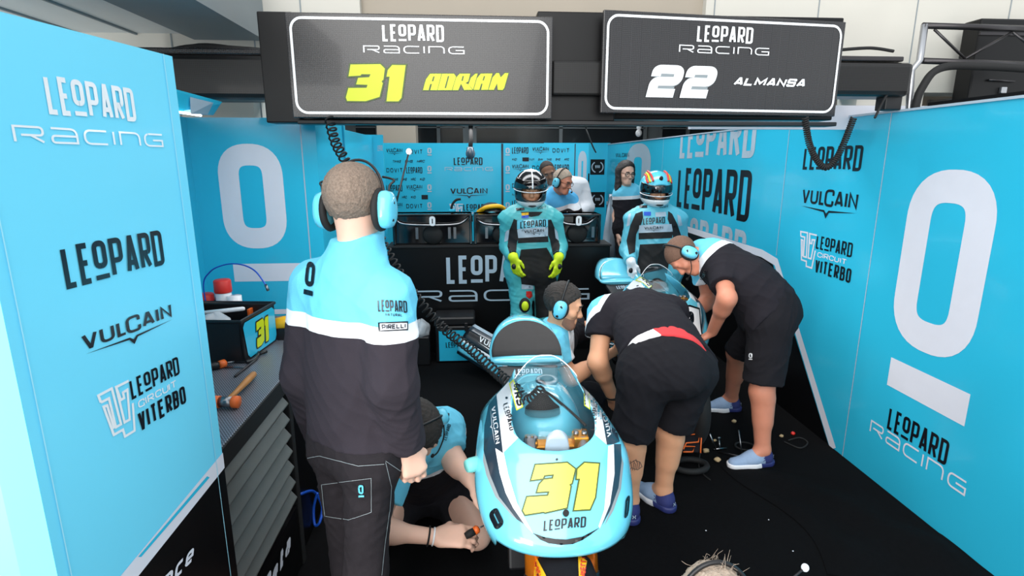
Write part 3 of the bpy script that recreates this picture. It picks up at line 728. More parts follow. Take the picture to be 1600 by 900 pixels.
for i, (x0, x1, lab) in enumerate(((612,738,'glossy black carbon hood on the counter behind the standing man'),(740,830,'glossy black carbon hood on the counter beside rider 31, under the spare helmet'),(868,938,'glossy black carbon hood on the counter right of rider 31'))):
    Y0 = CYF+.03; a, c = oY(x0,335,Y0), oY(x1,383,Y0); w = c.x-a.x; zb = CZ+.002
    t = empty('carbon_hood', ((a.x+c.x)/2,Y0+.12,zb), lab, 'hood', 'carbon hoods on the counter')
    b = MB(); b.bb((a.x,Y0+.06,zb),(c.x,Y0+.24,a.z)); b.bb((a.x,Y0,a.z-.02),(c.x,Y0+.24,a.z)); b.bb((a.x,Y0,zb),(a.x+.025,Y0+.06,a.z)); b.bb((c.x-.025,Y0,zb),(c.x,Y0+.06,a.z)); b.build('shell', 'visor_dark', t, bevel=.008)
    b = MB(); cx = (a.x+c.x)/2; hz = a.z-zb
    b.lathe((cx,Y0+.06,zb+.09),(0,-1,0),[(.085,0),(.095,.02),(.08,.035)],20); b.build('opening', 'black_rubber', t)
    b = MB(); b.tube(cat([(a.x+.03,Y0+.05,zb+hz*.82),(a.x+.1,Y0+.02,zb+hz*.68),(cx,Y0+.01,zb+hz*.64),(c.x-.12,Y0+.02,zb+hz*.68),(c.x-.03,Y0+.05,zb+hz*.9)]), .012, 8); b.build('edge_tube', 'steel', t)
    for dx in (-.16,.14,.19): b = MB(); b.bb((cx+dx,Y0+.05,zb+.05),(cx+dx+.025,Y0+.06,zb+hz*.55)); b.build('bright_tab', 'steel', t)
    P_ = Plane((cx-.045,Y0-.01,0),(1,0,0)); d = word('O', .09, .6, .25, rad=.9); d.v = [(x+.02,y+zb+hz*.62) for x,y in d.v]; P_.art('lettering', d, 'white_gloss', t)
t = empty('spare_helmet', oY(770,346,5.52), 'yellow and black spare helmet on the carbon hood', 'helmet')
p = oY(768,332,5.52); b = MB(); b.ell(p, (.13,.14,.1)); b.build('shell', 'black_plastic', t)
b = MB(); b.tube(cat([p+V((-.13,-.06,.01)),p+V((-.05,-.13,.06)),p+V((.06,-.12,.07)),p+V((.12,-.05,.04))]), .022, 8); b.build('stripe', 'tag_yellow', t)
b = MB(); b.tube(cat([p+V((-.12,-.08,-.03)),p+V((0,-.145,.005)),p+V((.12,-.08,-.03))]), .016, 8); b.build('stripe', 'cyan_gloss', t)
t = empty('gooseneck_microphone', oY(707,334,5.6), 'small bent microphone on a stand at the back partition', 'microphone')
b = MB(); b.tube(cat([oY(705,336,5.6),oY(706,322,5.6),oY(712,313,5.6),oY(720,311,5.6)]), .012, 8); b.build('neck', 'black_rubber', t)
b = MB(); b.box(oY(706,333,5.6), (.06,.06,.08)); b.build('base', 'cyan_panel', t, bevel=.01)
# white folded flag in the corridor corner
b = MB(); p = oY(953,360,6.4)
b.loft([[V((p.x+dx*k+.015*math.sin(7*q), 6.4+.03*math.sin(11*q), z)) for q, dx in ((0,-.09),(1,-.05),(2,0),(3,.05),(4,.09),(5,.05),(6,0),(7,-.05))] for z, k in ((.7,1.0),(1.0,.8),(1.25,.45),(1.42,.1))]); tag(b.build('folded_flag', 'grey_vinyl'), 'pale folded flag hanging in the corridor by the black squares', 'flag')
b = MB(); q = oX(998,208,XR+.02); b.ell(q+V((0,0,.0)), (.045,.045,.05)); b.ell(q+V((0,0,.075)), (.035,.035,.04)); b.build('statuette', 'white_gloss'); tag(bpy.data.objects['statuette'], 'small white rounded figure on top of the right partition', 'ornament')
# ---------------------------------------------------------------- workbench and what lies on it
BZ = .93
t = empty('workbench', (-1.14,2.4,0), 'black metal workbench with perforated top and grey slatted front', 'workbench')
b = MB(); b.bb((-1.5,1.56,BZ-.03),(-.79,3.19,BZ)); b.build('worktop', 'bench_top', t, bevel=.003)
b = MB(); b.bb((-.80,1.56,BZ-.075),(-.785,3.19,BZ-.004)); b.build('front_rail', 'black_matte', t, bevel=.003)
b = MB(); b.bb((-1.48,1.57,0),(-.82,3.18,BZ-.03)); b.build('carcass', 'black_panel', t)
for y in (1.58, 2.3, 3.16): b = MB(); b.bb((-.82,y-.02,0),(-.792,y+.02,BZ-.03)); b.build('post', 'black_matte', t, bevel=.003)
b = MB()
for i in range(7):
    z = .845-i*.073
    b.prism([(-.806,1.6,z),(-.810,1.6,z-.002),(-.788,1.6,z-.040),(-.780,1.6,z-.040),(-.780,1.6,z-.035)], (0,.64,0))
b.build('slatted_front', 'slat_grey', t, bevel=.002)
b = MB(); b.bb((-.81,1.6,.02),(-.795,2.27,.31)); b.build('lower_panel', 'black_panel', t)
Pb = Plane((-.79,1.5,0),(0,1,0))
bt = word('Beta', 1, .62, .24, .1, slant=.28, rad=.4, wide={'B':1.25}); Pb.art('lettering', bt.fit(.30, .205, w=.33, h=.08), 'white_vinyl', t, .003)
b = MB(); q = oX(452,531,-.785); b.lathe(oX(448,600,-.786),(1,0,0),[(.006,0),(.006,.008),(.002,.01)],10); b.build('bolt', 'steel', t)
# tote with number panel
p1, p2, p3, p4 = oZ(383,572,BZ), oZ(425,535,BZ), oZ(330,562,BZ), None
A0 = V((-1.005,2.40,BZ)); AX = nv(V((.028,.29,0))); AY = nv(V((-AX.y,AX.x,0)))      # along the number side, and away from it
t = empty('tool_tote', A0+AY*.15+AX*.16, 'black open tool tote with blue number 31 panel on the workbench', 'tool box')
Lx, Ly, Hz = .33, .36, .19
def tp(a, c, z): return A0+AX*a+AY*c+V((0,0,z))
b = MB()
for (a0,a1,c0,c1) in ((0,Lx,0,.014),(0,Lx,Ly-.014,Ly),(0,.014,.0,Ly),(Lx-.014,Lx,0,Ly),(.15,.16,.014,Ly-.01)):
    b.prism([tp(a0,c0,.008),tp(a1,c0,.008),tp(a1,c1,.008),tp(a0,c1,.008)], (0,0,Hz-.008 if a1-a0 > .012 else .12))
b.prism([tp(0,0,0.002),tp(Lx,0,.002),tp(Lx,Ly,.002),tp(0,Ly,.002)], (0,0,.01)); b.build('tray', 'black_plastic', t, bevel=.004)
b = MB(); b.tube([tp(0,0,Hz),tp(Lx,0,Hz),tp(Lx,Ly,Hz),tp(0,Ly,Hz)], .009, 8, closed=True); b.build('rim', 'black_plastic', t)
Pt = Plane(A0, AX); d = D2(); d.poly([(.03,.03),(.05,.012),(Lx-.03,.012),(Lx-.012,.035),(Lx-.012,Hz-.03),(Lx-.035,Hz-.012),(.03,Hz-.012),(.012,Hz-.03)])
art('number_panel', d, 'cyan_panel', A0, AX, V((0,0,1)), t, .003)
o_, f_ = num31(o=.05)
for dd, mt, e in ((o_,'black_vinyl',.005),(f_,'yellow_num',.0065)):
    dd.v = [(.11+x*.085, .035+y*.115) for x,y in dd.v]; art('lettering', dd, mt, A0, AX, V((0,0,1)), t, e)
for a, c in ((.28,.1),(.06,.33)): b = MB(); b.prism([tp(a,c,.1),tp(a+.06,c,.1),tp(a+.06,c+.012,.1),tp(a,c+.012,.1)], (0,0,.07)); b.build('divider', 'orange', t, bevel=.002)
# contents
def blob(name, c, r, mat, label, cat_, n=18, k=12, amp=.25, seed=1, parent=None):
    rs = np.random.default_rng(seed); b = MB(); ph = rs.uniform(0,6,6); rings = []
    for j in range(k+1):
        th = min(max(math.pi*j/k,.05),math.pi-.05); ring = []
        for i in range(n):
            q = 2*math.pi*i/n; s_ = 1+amp*(.5*math.sin(3*q+ph[0]+2*th)+.4*math.sin(5*th+ph[1]-q*2)+.3*math.sin(7*q+ph[2]+th*4))
            ring.append(V(c)+V((r[0]*math.sin(th)*math.cos(q)*s_, r[1]*math.sin(th)*math.sin(q)*s_, r[2]*math.cos(th)*(1+(s_-1)*.5))))
        rings.append(ring)
    b.loft(rings[::-1]); o = b.build(name, mat, parent); tag(o, label, cat_); return o
blob('plastic_bag', tp(.05,.33,.2), (.06,.06,.075), 'clear_plastic', 'crumpled clear plastic bag standing in the tool tote', 'bag', seed=2)
blob('rag', tp(.1,.17,.15), (.07,.07,.05), 'clear_plastic', 'crumpled whitish plastic wrap lying in the tool tote', 'wrap', seed=3, amp=.3)
def stick_tool(name, a, c, r, mat, label, cat_, tip=None):
    b = MB(); b.tube([a, V(a).lerp(V(c),.96), c], [r,r,r*.6], 10); o = b.build(name, mat); tag(o, label, cat_); return o
stick_tool('marker_pen', tp(.2,.3,.17), tp(.24,.1,.185), .011, 'white_gloss', 'white marker pen lying across the tool tote', 'pen')
stick_tool('torch', tp(.12,.27,.17), tp(.17,.28,.2), .014, 'black_plastic', 'short black torch lying in the tool tote', 'torch')
for i, (x, y, zt, lab, base) in enumerate(((347,440,.0,'red capped spray pot with white body behind the tool tote','white_gloss'),(321,462,.0,'red capped spray pot half hidden by the near left partition','black_plastic'))):
    top = oY(x, y, 2.86); t = empty('spray_pot', (top.x,top.y,BZ), lab, 'pot')
    if i: t.location.x += 0
    h = top.z-BZ
    b = MB(); b.lathe((top.x,top.y,BZ),(0,0,1),[(.036,0),(.038,.01),(.038,h-.06),(.034,h-.05),(.034,h-.045)],20); b.build('body', base, t)
    b = MB(); b.lathe((top.x,top.y,BZ+h-.055),(0,0,1),[(.040,0),(.042,.006),(.041,.06),(.036,.066)],20); b.build('cap', 'red', t)
b = MB(); c = oY(333,466,2.9); b.bb((c.x-.03,2.85,BZ),(c.x+.035,2.93,c.z+.0)); tag(b.build('small_case', 'black_plastic', bevel=.006), 'small black case between the red capped pots', 'case')
b = MB(); c = oY(366,462,2.84); b.lathe((c.x,2.84,BZ),(0,0,1),[(.035,0),(.037,.005),(.037,.13),(.04,.14),(.037,.15),(.04,.16),(.034,.17),(.034,max(.18,c.z-BZ))],18); tag(b.build('tape_stack', 'white_gloss'), 'white ribbed roll of tape beside the red capped pot', 'tape')
t = empty('blue_air_line', oY(320,448,2.8), 'thin blue air line arching over the tote with a metal tip', 'hose')
pts = [oY(318,450,2.8),oY(328,425,2.78),oY(350,414,2.75),(oY(375,413,2.7)),oY(398,423,2.65),oY(415,445,2.6)]
b = MB(); b.tube(cat([V((pts[0].x,2.84,BZ+.01))]+pts), .0035, 6); b.build('line', 'blue_cable', t)
b = MB(); b.tube([pts[-1],oY(419,454,2.59)], .007, 8); b.build('tip', 'steel', t)
# mallet, screwdriver, keys, orange grip tool
t = empty('mallet', oZ(354,625,BZ), 'wooden handled mallet with orange faces on the workbench', 'mallet')
h0, h1 = oZ(336,628,BZ+.025), oZ(373,628,BZ+.025); hd = nv(h1-h0); hd.z = 0
b = MB(); m0 = h0.lerp(h1,.2); m1 = h0.lerp(h1,.72); b.tube([m0,m1], .019, 16); b.build('head', 'steel', t)
for p, q in ((h0-hd*.02,m0),(m1,h1)): b = MB(); b.tube([p,p.lerp(q,.12),q], [.018,.022,.022], 16); b.build('face', 'orange', t)
e = oZ(398,583,BZ+.02); s0 = h0.lerp(h1,.48)
b = MB(); b.tube([s0,s0.lerp(e,.3),s0.lerp(e,.75),s0.lerp(e,.95),e], [.011,.010,.014,.013,.007], 12); b.build('handle', 'wood', t)
t = empty('screwdriver', oZ(345,571,BZ), 'dark screwdriver with orange collar beside the tool tote', 'screwdriver')
s0, s1, s2, s3 = oZ(318,574,BZ+.02), oZ(343,570,BZ+.02), oZ(352,567,BZ+.018), oZ(366,565,BZ+.016)
b = MB(); b.tube([s0,s0.lerp(s1,.7),s1], [.016,.017,.014], 12); b.build('handle', 'black_plastic', t)
b = MB(); b.tube([s1,s1.lerp(s2,.8),s2], [.017,.018,.012], 12); b.build('collar', 'orange', t)
b = MB(); b.tube([s2,s3], .004, 8); b.build('shaft', 'steel', t)
stick_tool('hex_key', oZ(367,588,BZ+.006), oZ(402,560,BZ+.006), .005, 'steel_dark', 'long dark hex key lying on the workbench before the tote', 'key')
stick_tool('steel_rod', oZ(352,574,BZ+.006), oZ(383,574,BZ+.006), .0035, 'steel', 'thin bright steel rod lying beside the dark hex key', 'rod')
b = MB(); b.tube(cat([oZ(385,566,BZ+.009),oZ(396,562,BZ+.009),oZ(404,553,BZ+.009),oZ(400,548,BZ+.009)]), .008, 8); b.tube([oZ(404,553,BZ+.009),oZ(417,549,BZ+.012)], .008, 8); tag(b.build('clamp', 'black_plastic'), 'small black clamp lying under the corner of the tote', 'clamp')
t = empty('power_tool', oZ(428,505,BZ), 'orange yellow grip of a power tool behind the tote', 'power tool')
c = oY(432,505,2.75); b = MB(); b.tube([c+V((-.03,0,-.01)),c+V((.04,.01,.0)),c+V((.1,.01,.0))], [.03,.034,.03], 14); b.build('grip', 'tag_yellow', t)
b = MB(); b.lathe(c+V((-.03,0,-.01)),(-1,0,-.1),[(.032,0),(.036,.01),(.03,.03)],14); b.box((c.x+.03,c.y,BZ+.03),(.05,.05,.06)); b.build('chuck', 'black_plastic', t)
# blue hose looped on the floor by the bench
b = MB(); b.tube(cat([oZ(470,772,.3),oZ(490,768,.2),oZ(503,790,.1),oZ(500,815,.05),oZ(492,820,.03),oZ(490,795,.1),oZ(496,770,.18)]), .007, 8); tag(b.build('blue_hose', 'blue_cable'), 'blue hose loop hanging low beside the workbench', 'hose')
# ---------------------------------------------------------------- racing motorcycle
BX = .26
def spl(tab, z):
    zs = [a for a, _ in tab]; vs = [b for _, b in tab]
    return float(np.interp(z, zs, vs))
def smooth_tab(tab):
    zs = np.linspace(tab[0][0], tab[-1][0], 60); vs = np.interp(zs, [a for a,_ in tab], [b for _,b in tab])
    for _ in range(6): vs[1:-1] = (vs[:-2]+2*vs[1:-1]+vs[2:])/4
    return list(zip(zs, vs))
FY = smooth_tab([(.30,1.80),(.5,1.56),(.60,1.445),(.66,1.415),(.70,1.435),(.76,1.50),(.84,1.555),(.905,1.60),(.95,1.66),(1.0,1.745),(1.05,1.85),(1.10,1.97)])
FW = smooth_tab([(.30,.15),(.5,.205),(.60,.230),(.66,.250),(.70,.262),(.74,.270),(.78,.266),(.82,.262),(.86,.246),(.9,.212),(.95,.152),(1.0,.120),(1.05,.106),(1.10,.07)])
FD = smooth_tab([(.30,.12),(.6,.24),(.75,.25),(.85,.18),(.9,.14),(.95,.12),(1.0,.13),(1.1,.14)])
RY = smooth_tab([(.3,2.45),(.55,2.2),(.7,2.06),(.95,2.03),(1.1,2.04)])
ZT = smooth_tab([(0,.902),(.15,.905),(.35,.925),(.55,.955),(.7,.985),(.85,1.01),(1,1.015)])
def shell(t, z):
    f, w, D, yr = spl(FY,z), spl(FW,z), spl(FD,z), spl(RY,z); a = abs(t); s_ = 1 if t >= 0 else -1
    if a <= .75:
        q = a/.75*math.pi/2; x = w*math.sin(q)**.92; y = f+D*(1-math.cos(q)**.9)
    else:
        k = (a-.75)/.25; x = w*(1-.07*k**1.4); y = f+D+k*max(.02, yr-f-D)
    return V((BX+s_*x, y, z))
def ztop(t): return spl(ZT, abs(t))
def zlow(t): a = abs(t); return .655-(0 if a < .45 else .33*((a-.45)/.55)**.8)
def zscr(t):
    a = abs(t)/.85
    return ztop(t)+max(0, (1.095-ztop(t))*(1-a**2.6)) if a < 1 else ztop(t)
def patch(nt, nz, t0, t1, f0, f1, e0=0, e1=1):
    vs, fs = [], []
    for j in range(nz):
        for i in range(nt):
            t = t0+(t1-t0)*i/(nt-1); a, c = f0(t), f1(t); vs.append(shell(t, a+(c-a)*(e0+(e1-e0)*j/(nz-1))))
    for j in range(nz-1):
        for i in range(nt-1): k = j*nt+i; fs.append((k,k+1,k+1+nt,k+nt))
    return vs, fs
bk = empty('racing_motorcycle', (BX,1.38,0), 'light blue racing motorcycle numbered 31 facing the camera', 'motorcycle', 'racing motorcycles')
def mirx(b, fn):
    for s_ in (-1,1): fn(b, s_)
b = MB(); b.add(*patch(73,34,-1,1,zlow,ztop),0,True); fairing = b.build('fairing', 'cyan_gloss', bk, solid=.004)
b = MB(); b.add(*patch(49,22,-.84,.84,ztop,zscr),0,True); b.build('windscreen', 'screen_clear', bk)
b = MB(); pts = [shell(t, zscr(t)) for t in np.linspace(-.84,.84,50)]; b.tube(pts, .0022, 6); b.build('screen_edge', 'white_gloss', bk)
FB = bvh_of(fairing); FSB = bvh_of(fairing, [o for o in C.objects if o.name == 'windscreen'][0])
def dec(name, d, mat, step=5, eps=.0012, parent=None, bvh=None):
    if isinstance(d, list): return [dec(name, pp(q), mat, step, eps, parent, bvh) for q in d][-1]
    return stick(name, d, mat, bvh or FB, shoot_cam, parent or fairing, step, eps)
def pp(*polys):
    d = D2()
    for p in polys: d.poly(p)
    return d
c5 = lambda pts, k, ox, oy: [(x/k+ox, y/k+oy) for x, y in pts]
# painted bands
dec('white_band', [[(795,596),(776,617),(786,708),(821,673),(808,640),(800,610)],[(773,700),(787,706),(794,740),(808,786),(830,828),(833,834),(820,820),(802,794),(790,770),(781,740)],
   [(915,594),(934,611),(948,695),(915,667),(917,640)],[(950,697),(959,694),(960,740),(953,788),(937,826),(935,822),(944,796),(948,750)]], 'white_gloss', 4, .0012)
dec('navy_band', [[(776,617),(764,632),(757,666),(756,704),(774,700),(786,708)],[(756,704),(774,700),(781,740),(790,770),(802,794),(820,820),(808,812),(780,776),(766,742)],
   [(934,611),(942,618),(962,668),(968,690),(959,694),(948,695)],[(959,694),(970,694),(971,720),(966,762),(954,796),(940,822),(953,788),(960,740)]], 'navy_line', 4, .0015)
dec('grey_band', [[(756,706),(766,742),(780,776),(808,812),(800,806),(774,776),(760,742),(755,720)],[(971,712),(974,724),(970,764),(958,798),(944,822),(954,796),(966,762)]], 'beam_grey', 4, .0013)
p3 = c5([(485,135),(730,118),(790,165),(764,275),(745,285),(755,300),(725,465),(560,503),(545,498),(405,520),(388,490),(420,385),(582,374),(594,338),(498,343),(515,285),(550,248),(620,240),(628,205),(552,213),(540,238),(452,250)],5,740,700)
p1 = c5([(865,118),(975,125),(945,385),(905,478),(785,485),(830,240),(805,240),(812,165)],5,740,700)
d = D2()
for p in (p3,p1): d.line(p, 5, 0, True)
o1 = dec('number', d, 'olive_line', 4, .0016)
o2 = dec('number_fill', pp(p3,p1), 'yellow_pale', 4, .0048)
dec('lettering', px(leopard(), 849,830, 915,824, 850,813), 'black_vinyl', 3, .002)
dec('lettering', px(leopard(), 786,632, 797,674, 794,629), 'black_vinyl', 2.5, .003)
dec('lettering', px(leopard(), 931,662, 934,619, 924,661), 'black_vinyl', 2.5, .003)
dec('lettering', px(vulcain(), 763,639, 770,697, 775,634), 'white_gloss', 2.5, .003)
dec('lettering', px(vulcain(), 960,680, 949,626, 948,684), 'white_gloss', 2.5, .003)
dec('lettering', px(word('0',1,.5,.22,rad=.9), 776,830, 789,818, 763,803), 'black_vinyl', 2.5, .003)
dec('lettering', px(word('0',1,.5,.22,rad=.9), 974,812, 981,806, 977,778), 'black_vinyl', 2.5, .003)
for q, a in (([(797,600),(803,594),(817,636),(808,641)],((803,601),(813,636),(808,600))), ([(911,590),(918,600),(921,640),(913,634)],((918,637),(915,600),(912,634)))):
    d = pp(q); dec('sponsor_plate', d, 'white_gloss', 4, .003, None, FSB); d = D2(); d.line(q, 1.6, 0, True); dec('sponsor_border', d, 'yellow_num', 4, .004, None, FSB)
    (x0,y0),(x1,y1),(x2,y2) = a; dec('lettering', px(word('WRS',1,.9,.24,.12), x0-5,y0,x1-5,y1,x2+3,y2-2) , 'black_vinyl', 2.5, .0045, None, FSB)
ik = c5([(480,350),(600,395),(720,414),(830,420),(1000,390),(1180,295),(1080,370),(1000,425),(900,465),(780,475),(650,460),(560,420)],6.667,760,780)
dec('air_intake', pp(ik), 'black_plastic', 3, .005)
for x, y in ((829,688),(870,718),(914,688),(792,622),(928,608)): dec('fastener', pp([(x+2*math.cos(q), y+2*math.sin(q)) for q in np.linspace(0,5.6,8)]), 'steel_dark', 2, .003)
dec('camera_button', pp([(884+5*math.cos(q), 802+6*math.sin(q)) for q in np.linspace(0,5.9,12)]), 'black_rubber', 3, .0065)
# tank
def tanksec(y, w, zt, zb, n=24):
    out = []
    for i in range(n):
        q = 2*math.pi*i/n; c, s_ = math.cos(q), math.sin(q); e = .62
        out.append(V((BX+w*math.copysign(abs(c)**e, c)*(1 if s_ < .2 else 1-.22*s_), y, (zt+zb)/2+(zt-zb)/2*math.copysign(abs(s_)**.8, s_))))
    return out
b = MB(); b.loft([tanksec(*a) for a in ((1.76,.05,.86,.74),(1.79,.10,.895,.70),(1.86,.14,.92,.66),(2.0,.155,.94,.66),(2.15,.155,.925,.68),(2.28,.12,.895,.70),(2.38,.085,.862,.72),(2.43,.04,.84,.74))]); tank = b.build('fuel_tank', 'cyan_gloss', bk, sub=1)
b = MB(); b.lathe((BX+.03,2.12,.925),(0,-.05,1),[(.045,0),(.047,.006),(.044,.012),(.03,.014),(.028,.008)],24); b.build('filler_cap', 'steel', tank)
b = MB(); b.lathe((BX+.03,2.12,.934),(0,-.05,1),[(.027,0),(.027,.004)],20); b.build('filler_plug', 'black_plastic', tank)
# charger plug boot on the tank, front
b = MB(); q0 = V((BX-.02,1.86,.925)); b.loft([[q0+V((r*1.25*math.cos(a),r*math.sin(a)*.8+h*.25,h)) for a in [2*math.pi*i/16 for i in range(16)]] for r,h in ((.052,-.012),(.05,.008),(.036,.022),(.022,.042),(.014,.055))]); b.build('charger_boot', 'black_rubber', bk)
# triple clamp, dash, fork, wheels
b = MB(); b.box((BX,1.665,.89),(.19,.05,.022)); b.box((BX+.08,1.665,.905),(.05,.055,.045)); b.box((BX-.08,1.665,.9),(.04,.05,.028)); b.lathe((BX,1.665,.885),(0,0,1),[(.03,0),(.03,.03),(.018,.035)],18); b.build('triple_clamp', 'gold', bk, bevel=.006)
b = MB()
for x in (-.088,-.068,.065,.092): b.lathe((BX+x,1.66,.925 if x > 0 else .912),(0,0,1),[(.009,0),(.009,.012),(.005,.013)],8)
b.build('clamp_bolt', 'steel', bk)
b = MB(); b.loft([[V((BX+.0+w*math.cos(a),1.63+.012*h,.86+h*.1+w*1.15*math.sin(a)*.9)) for a in [2*math.pi*i/20 for i in range(20)]] for w,h in ((.036,0),(.04,.3),(.036,.6),(.025,.72))]); b.build('dash_cover', 'grey_vinyl', bk)
b = MB(); b.bb((BX-.09,1.62,.82),(BX+.09,1.7,.86)); b.build('dash_tray', 'black_plastic', bk, bevel=.012)
ax = V((BX,1.38,.325))
for s_ in (-1,1):
    b = MB(); top = V((BX+s_*.085,1.66,.92)); bot = V((BX+s_*.085,1.40,.34)); m = top.lerp(bot,.5)
    b.tube([top, m], .021, 16); k = b.build('fork_tube', 'steel', bk)
    b = MB(); b.tube([top.lerp(bot,.30), top.lerp(bot,.66)], .030, 18); b.build('fork_sleeve', 'fork_gold', k)
    b = MB(); b.tube([top.lerp(bot,.64), bot], .034, 14); b.box(bot,(.05,.06,.07)); b.build('fork_foot', 'black_plastic', k, bevel=.005)
def wheel(name, c, r, w):
    prof = [(r*.62,-w*.35),(r*.8,-w*.5),(r*.93,-w*.42),(r*.985,-w*.22),(r,0),(r*.985,w*.22),(r*.93,w*.42),(r*.8,w*.5),(r*.62,w*.35)]
    b = MB(); n = 48
    b.loft([[c+V((h,rr*math.cos(2*math.pi*i/n),rr*math.sin(2*math.pi*i/n))) for i in range(n)] for rr,h in prof], caps=False); t_ = b.build(name, 'black_rubber', bk)
    b = MB(); b.loft([[c+V((h,rr*math.cos(2*math.pi*i/n),rr*math.sin(2*math.pi*i/n))) for i in range(n)] for rr,h in ((r*.56,-w*.36),(r*.66,-w*.38),(r*.6,-w*.1),(r*.6,w*.1),(r*.66,w*.38),(r*.56,w*.36))], caps=False)
    for i in range(5):
        q = 2*math.pi*i/5; d = V((0,math.cos(q),math.sin(q))); b.tube([c+d*.03, c+d*r*.6], [.022,.014], 8)
    b.tube([c+V((-w*.5,0,0)), c+V((w*.5,0,0))], .03, 14); b.build('rim', 'black_panel', t_)
    return t_
fw = wheel('front_wheel', ax, .29, .10); wheel('rear_wheel', V((BX,2.60,.325)), .30, .13)
b = MB(); n = 18     # tyre cover over the front wheel
b.loft([[ax+V((x,-rr*math.cos(a),rr*math.sin(a))) for a in np.linspace(.2,2.5,n)] for x,rr in ((-.085,.24),(-.08,.29),(-.055,.312),(0,.318),(.055,.312),(.08,.29),(.085,.24))], caps=False, close=False); cov = b.build('tyre_cover', 'black_cloth', bk, solid=.006)
CB = bvh_of(cov)
for pl, a in (([(824,881),(838,870),(858,908),(842,918)],((833,884),(846,915),(838,878))), ([(903,866),(917,877),(910,915),(905,915)],((905,905),(908,872),(914,905)))):
    if dec('tyre_tag', pp(pl), 'tag_yellow', 4, .002, cov, CB): dec('lettering', px(word('PIRELLI',1,.7,.2,.1), a[0][0],a[0][1],a[1][0],a[1][1],a[2][0],a[2][1]), 'red', 3, .0035, cov, CB)
# seat hump
hum = []
for y, w, zt, zb in ((2.655,.182,.865,.812),(2.70,.188,.905,.812),(2.76,.185,.95,.812),(2.82,.175,.982,.814),(2.88,.16,.985,.816),(3.0,.12,.965,.825),(3.12,.075,.935,.85),(3.2,.03,.915,.88)):
    ring = []
    for i in range(28):
        q = 2*math.pi*i/28; c, s_ = math.cos(q), math.sin(q)
        if s_ >= 0: ring.append(V((BX+w*math.copysign(abs(c)**.75,c), y, .84+(zt-.84)*max(0,s_)**.85)))
        else: ring.append(V((BX+w*.97*math.copysign(abs(c)**.5,c), y, .84+(.84-zb)*(-abs(s_)**.6))))
    hum.append(ring)
b = MB(); b.loft(hum); tail = b.build('tail_unit', 'cyan_gloss', bk, bevel=.01, seg=2)
pad = []
for i in range(25):
    q = math.pi*i/24; pad.append((BX+.174*math.cos(q), .0, .152*math.sin(q)**.85))
sl = lambda h: 2.652+h*.98*.9
b = MB(); P0 = [V((x, 2.648+h*.98, .842+h*.92)) for x,_,h in pad]; P1 = [p+V((0,-.016,.010)) for p in P0]; P2 = [V((BX+(p.x-BX)*.93, p.y-.005, .842+.008+(p.z-.842)*.93)) for p in P1]
b.loft([P0,P1,P2], smooth if False else 0); backpad = b.build('back_pad', 'foam_black', tail)
b = MB(); b.tube(P0, .004, 6, closed=True); b.build('pad_piping', 'black_rubber', backpad)
# front lip of the tail unit, seat pan and seat
lip = []
for y, w, z0, z1 in ((2.67,.197,.818,.856),(2.63,.195,.812,.850),(2.60,.186,.81,.838),(2.585,.168,.811,.824)):
    lip.append([V((BX-w,y+.03,z0)),V((BX-w*.97,y+.012,z1)),V((BX-w*.6,y,z1+.006)),V((BX,y-.004,z1+.008)),V((BX+w*.6,y,z1+.006)),V((BX+w*.97,y+.012,z1)),V((BX+w,y+.03,z0)),V((BX,y,z0-.004))])
b = MB(); b.loft(lip[::-1]); b.build('tail_lip', 'cyan_gloss', tail, sub=2)
b = MB(); b.prism([(BX-.15,2.60,.818),(BX+.15,2.60,.818),(BX+.12,2.42,.735),(BX-.12,2.42,.735)], (0,.01,-.03)); seat = b.build('seat', 'black_plastic', bk, bevel=.012)
art('lettering', leopard().fit(-.07,.125,w=.135), 'grey_vinyl', V((BX,2.42,.735)), (1,0,0), nv(0,.18,.083), seat, .003)
# frame, engine, swing arm, radiator, pegs
b = MB()
for s_ in (-1,1): b.tube(cat([(BX+s_*.05,1.7,.82),(BX+s_*.13,1.85,.72),(BX+s_*.14,2.1,.58),(BX+s_*.11,2.25,.42)]), .035, 10)
b.build('frame', 'black_panel', bk)
b = MB(); b.box((BX,2.02,.42),(.26,.34,.3)); b.build('engine', 'steel_dark', bk, bevel=.05, seg=3)
b = MB(); b.box((BX,1.80,.5),(.3,.05,.3), Matrix.Rotation(-.3,3,'X')); b.build('radiator', 'black_plastic', bk, bevel=.01)
b = MB()
for s_ in (-1,1): b.tube([(BX+s_*.09,2.22,.4),(BX+s_*.1,2.45,.36),(BX+s_*.095,2.62,.325)], [.04,.032,.028], 10)
b.tube([(BX-.1,2.3,.385),(BX+.1,2.3,.385)], .03, 10); b.build('swing_arm', 'steel_dark', bk)
b = MB(); b.tube([(BX-.09,2.62,.325),(BX+.09,2.62,.325)], .014, 10); b.build('axle', 'steel', bk)
b = MB()
for s_ in (-1,1): b.tube([(BX+s_*.06,2.25,.7),(BX+s_*.08,2.6,.775)], .015, 8)
b.build('subframe', 'black_panel', bk)
b = MB(); b.tube([(BX+.13,2.0,.3),(BX+.15,2.4,.38),(BX+.16,2.8,.5)], [.025,.03,.04], 12); b.build('exhaust', 'steel_dark', bk)
b = MB(); b.tube([oZ(764,719,.80),oZ(735,727,.80),oZ(729,729,.80)], [.025,.025,.02], 16); b.build('handle_grip', M('teal_grip', (120,205,200), .6), bk)
for s_ in (-1,1): b = MB(); b.tube([(BX+s_*.13,2.28,.4),(BX+s_*.21,2.3,.41)], .009, 8); b.build('foot_peg', 'steel', bk)

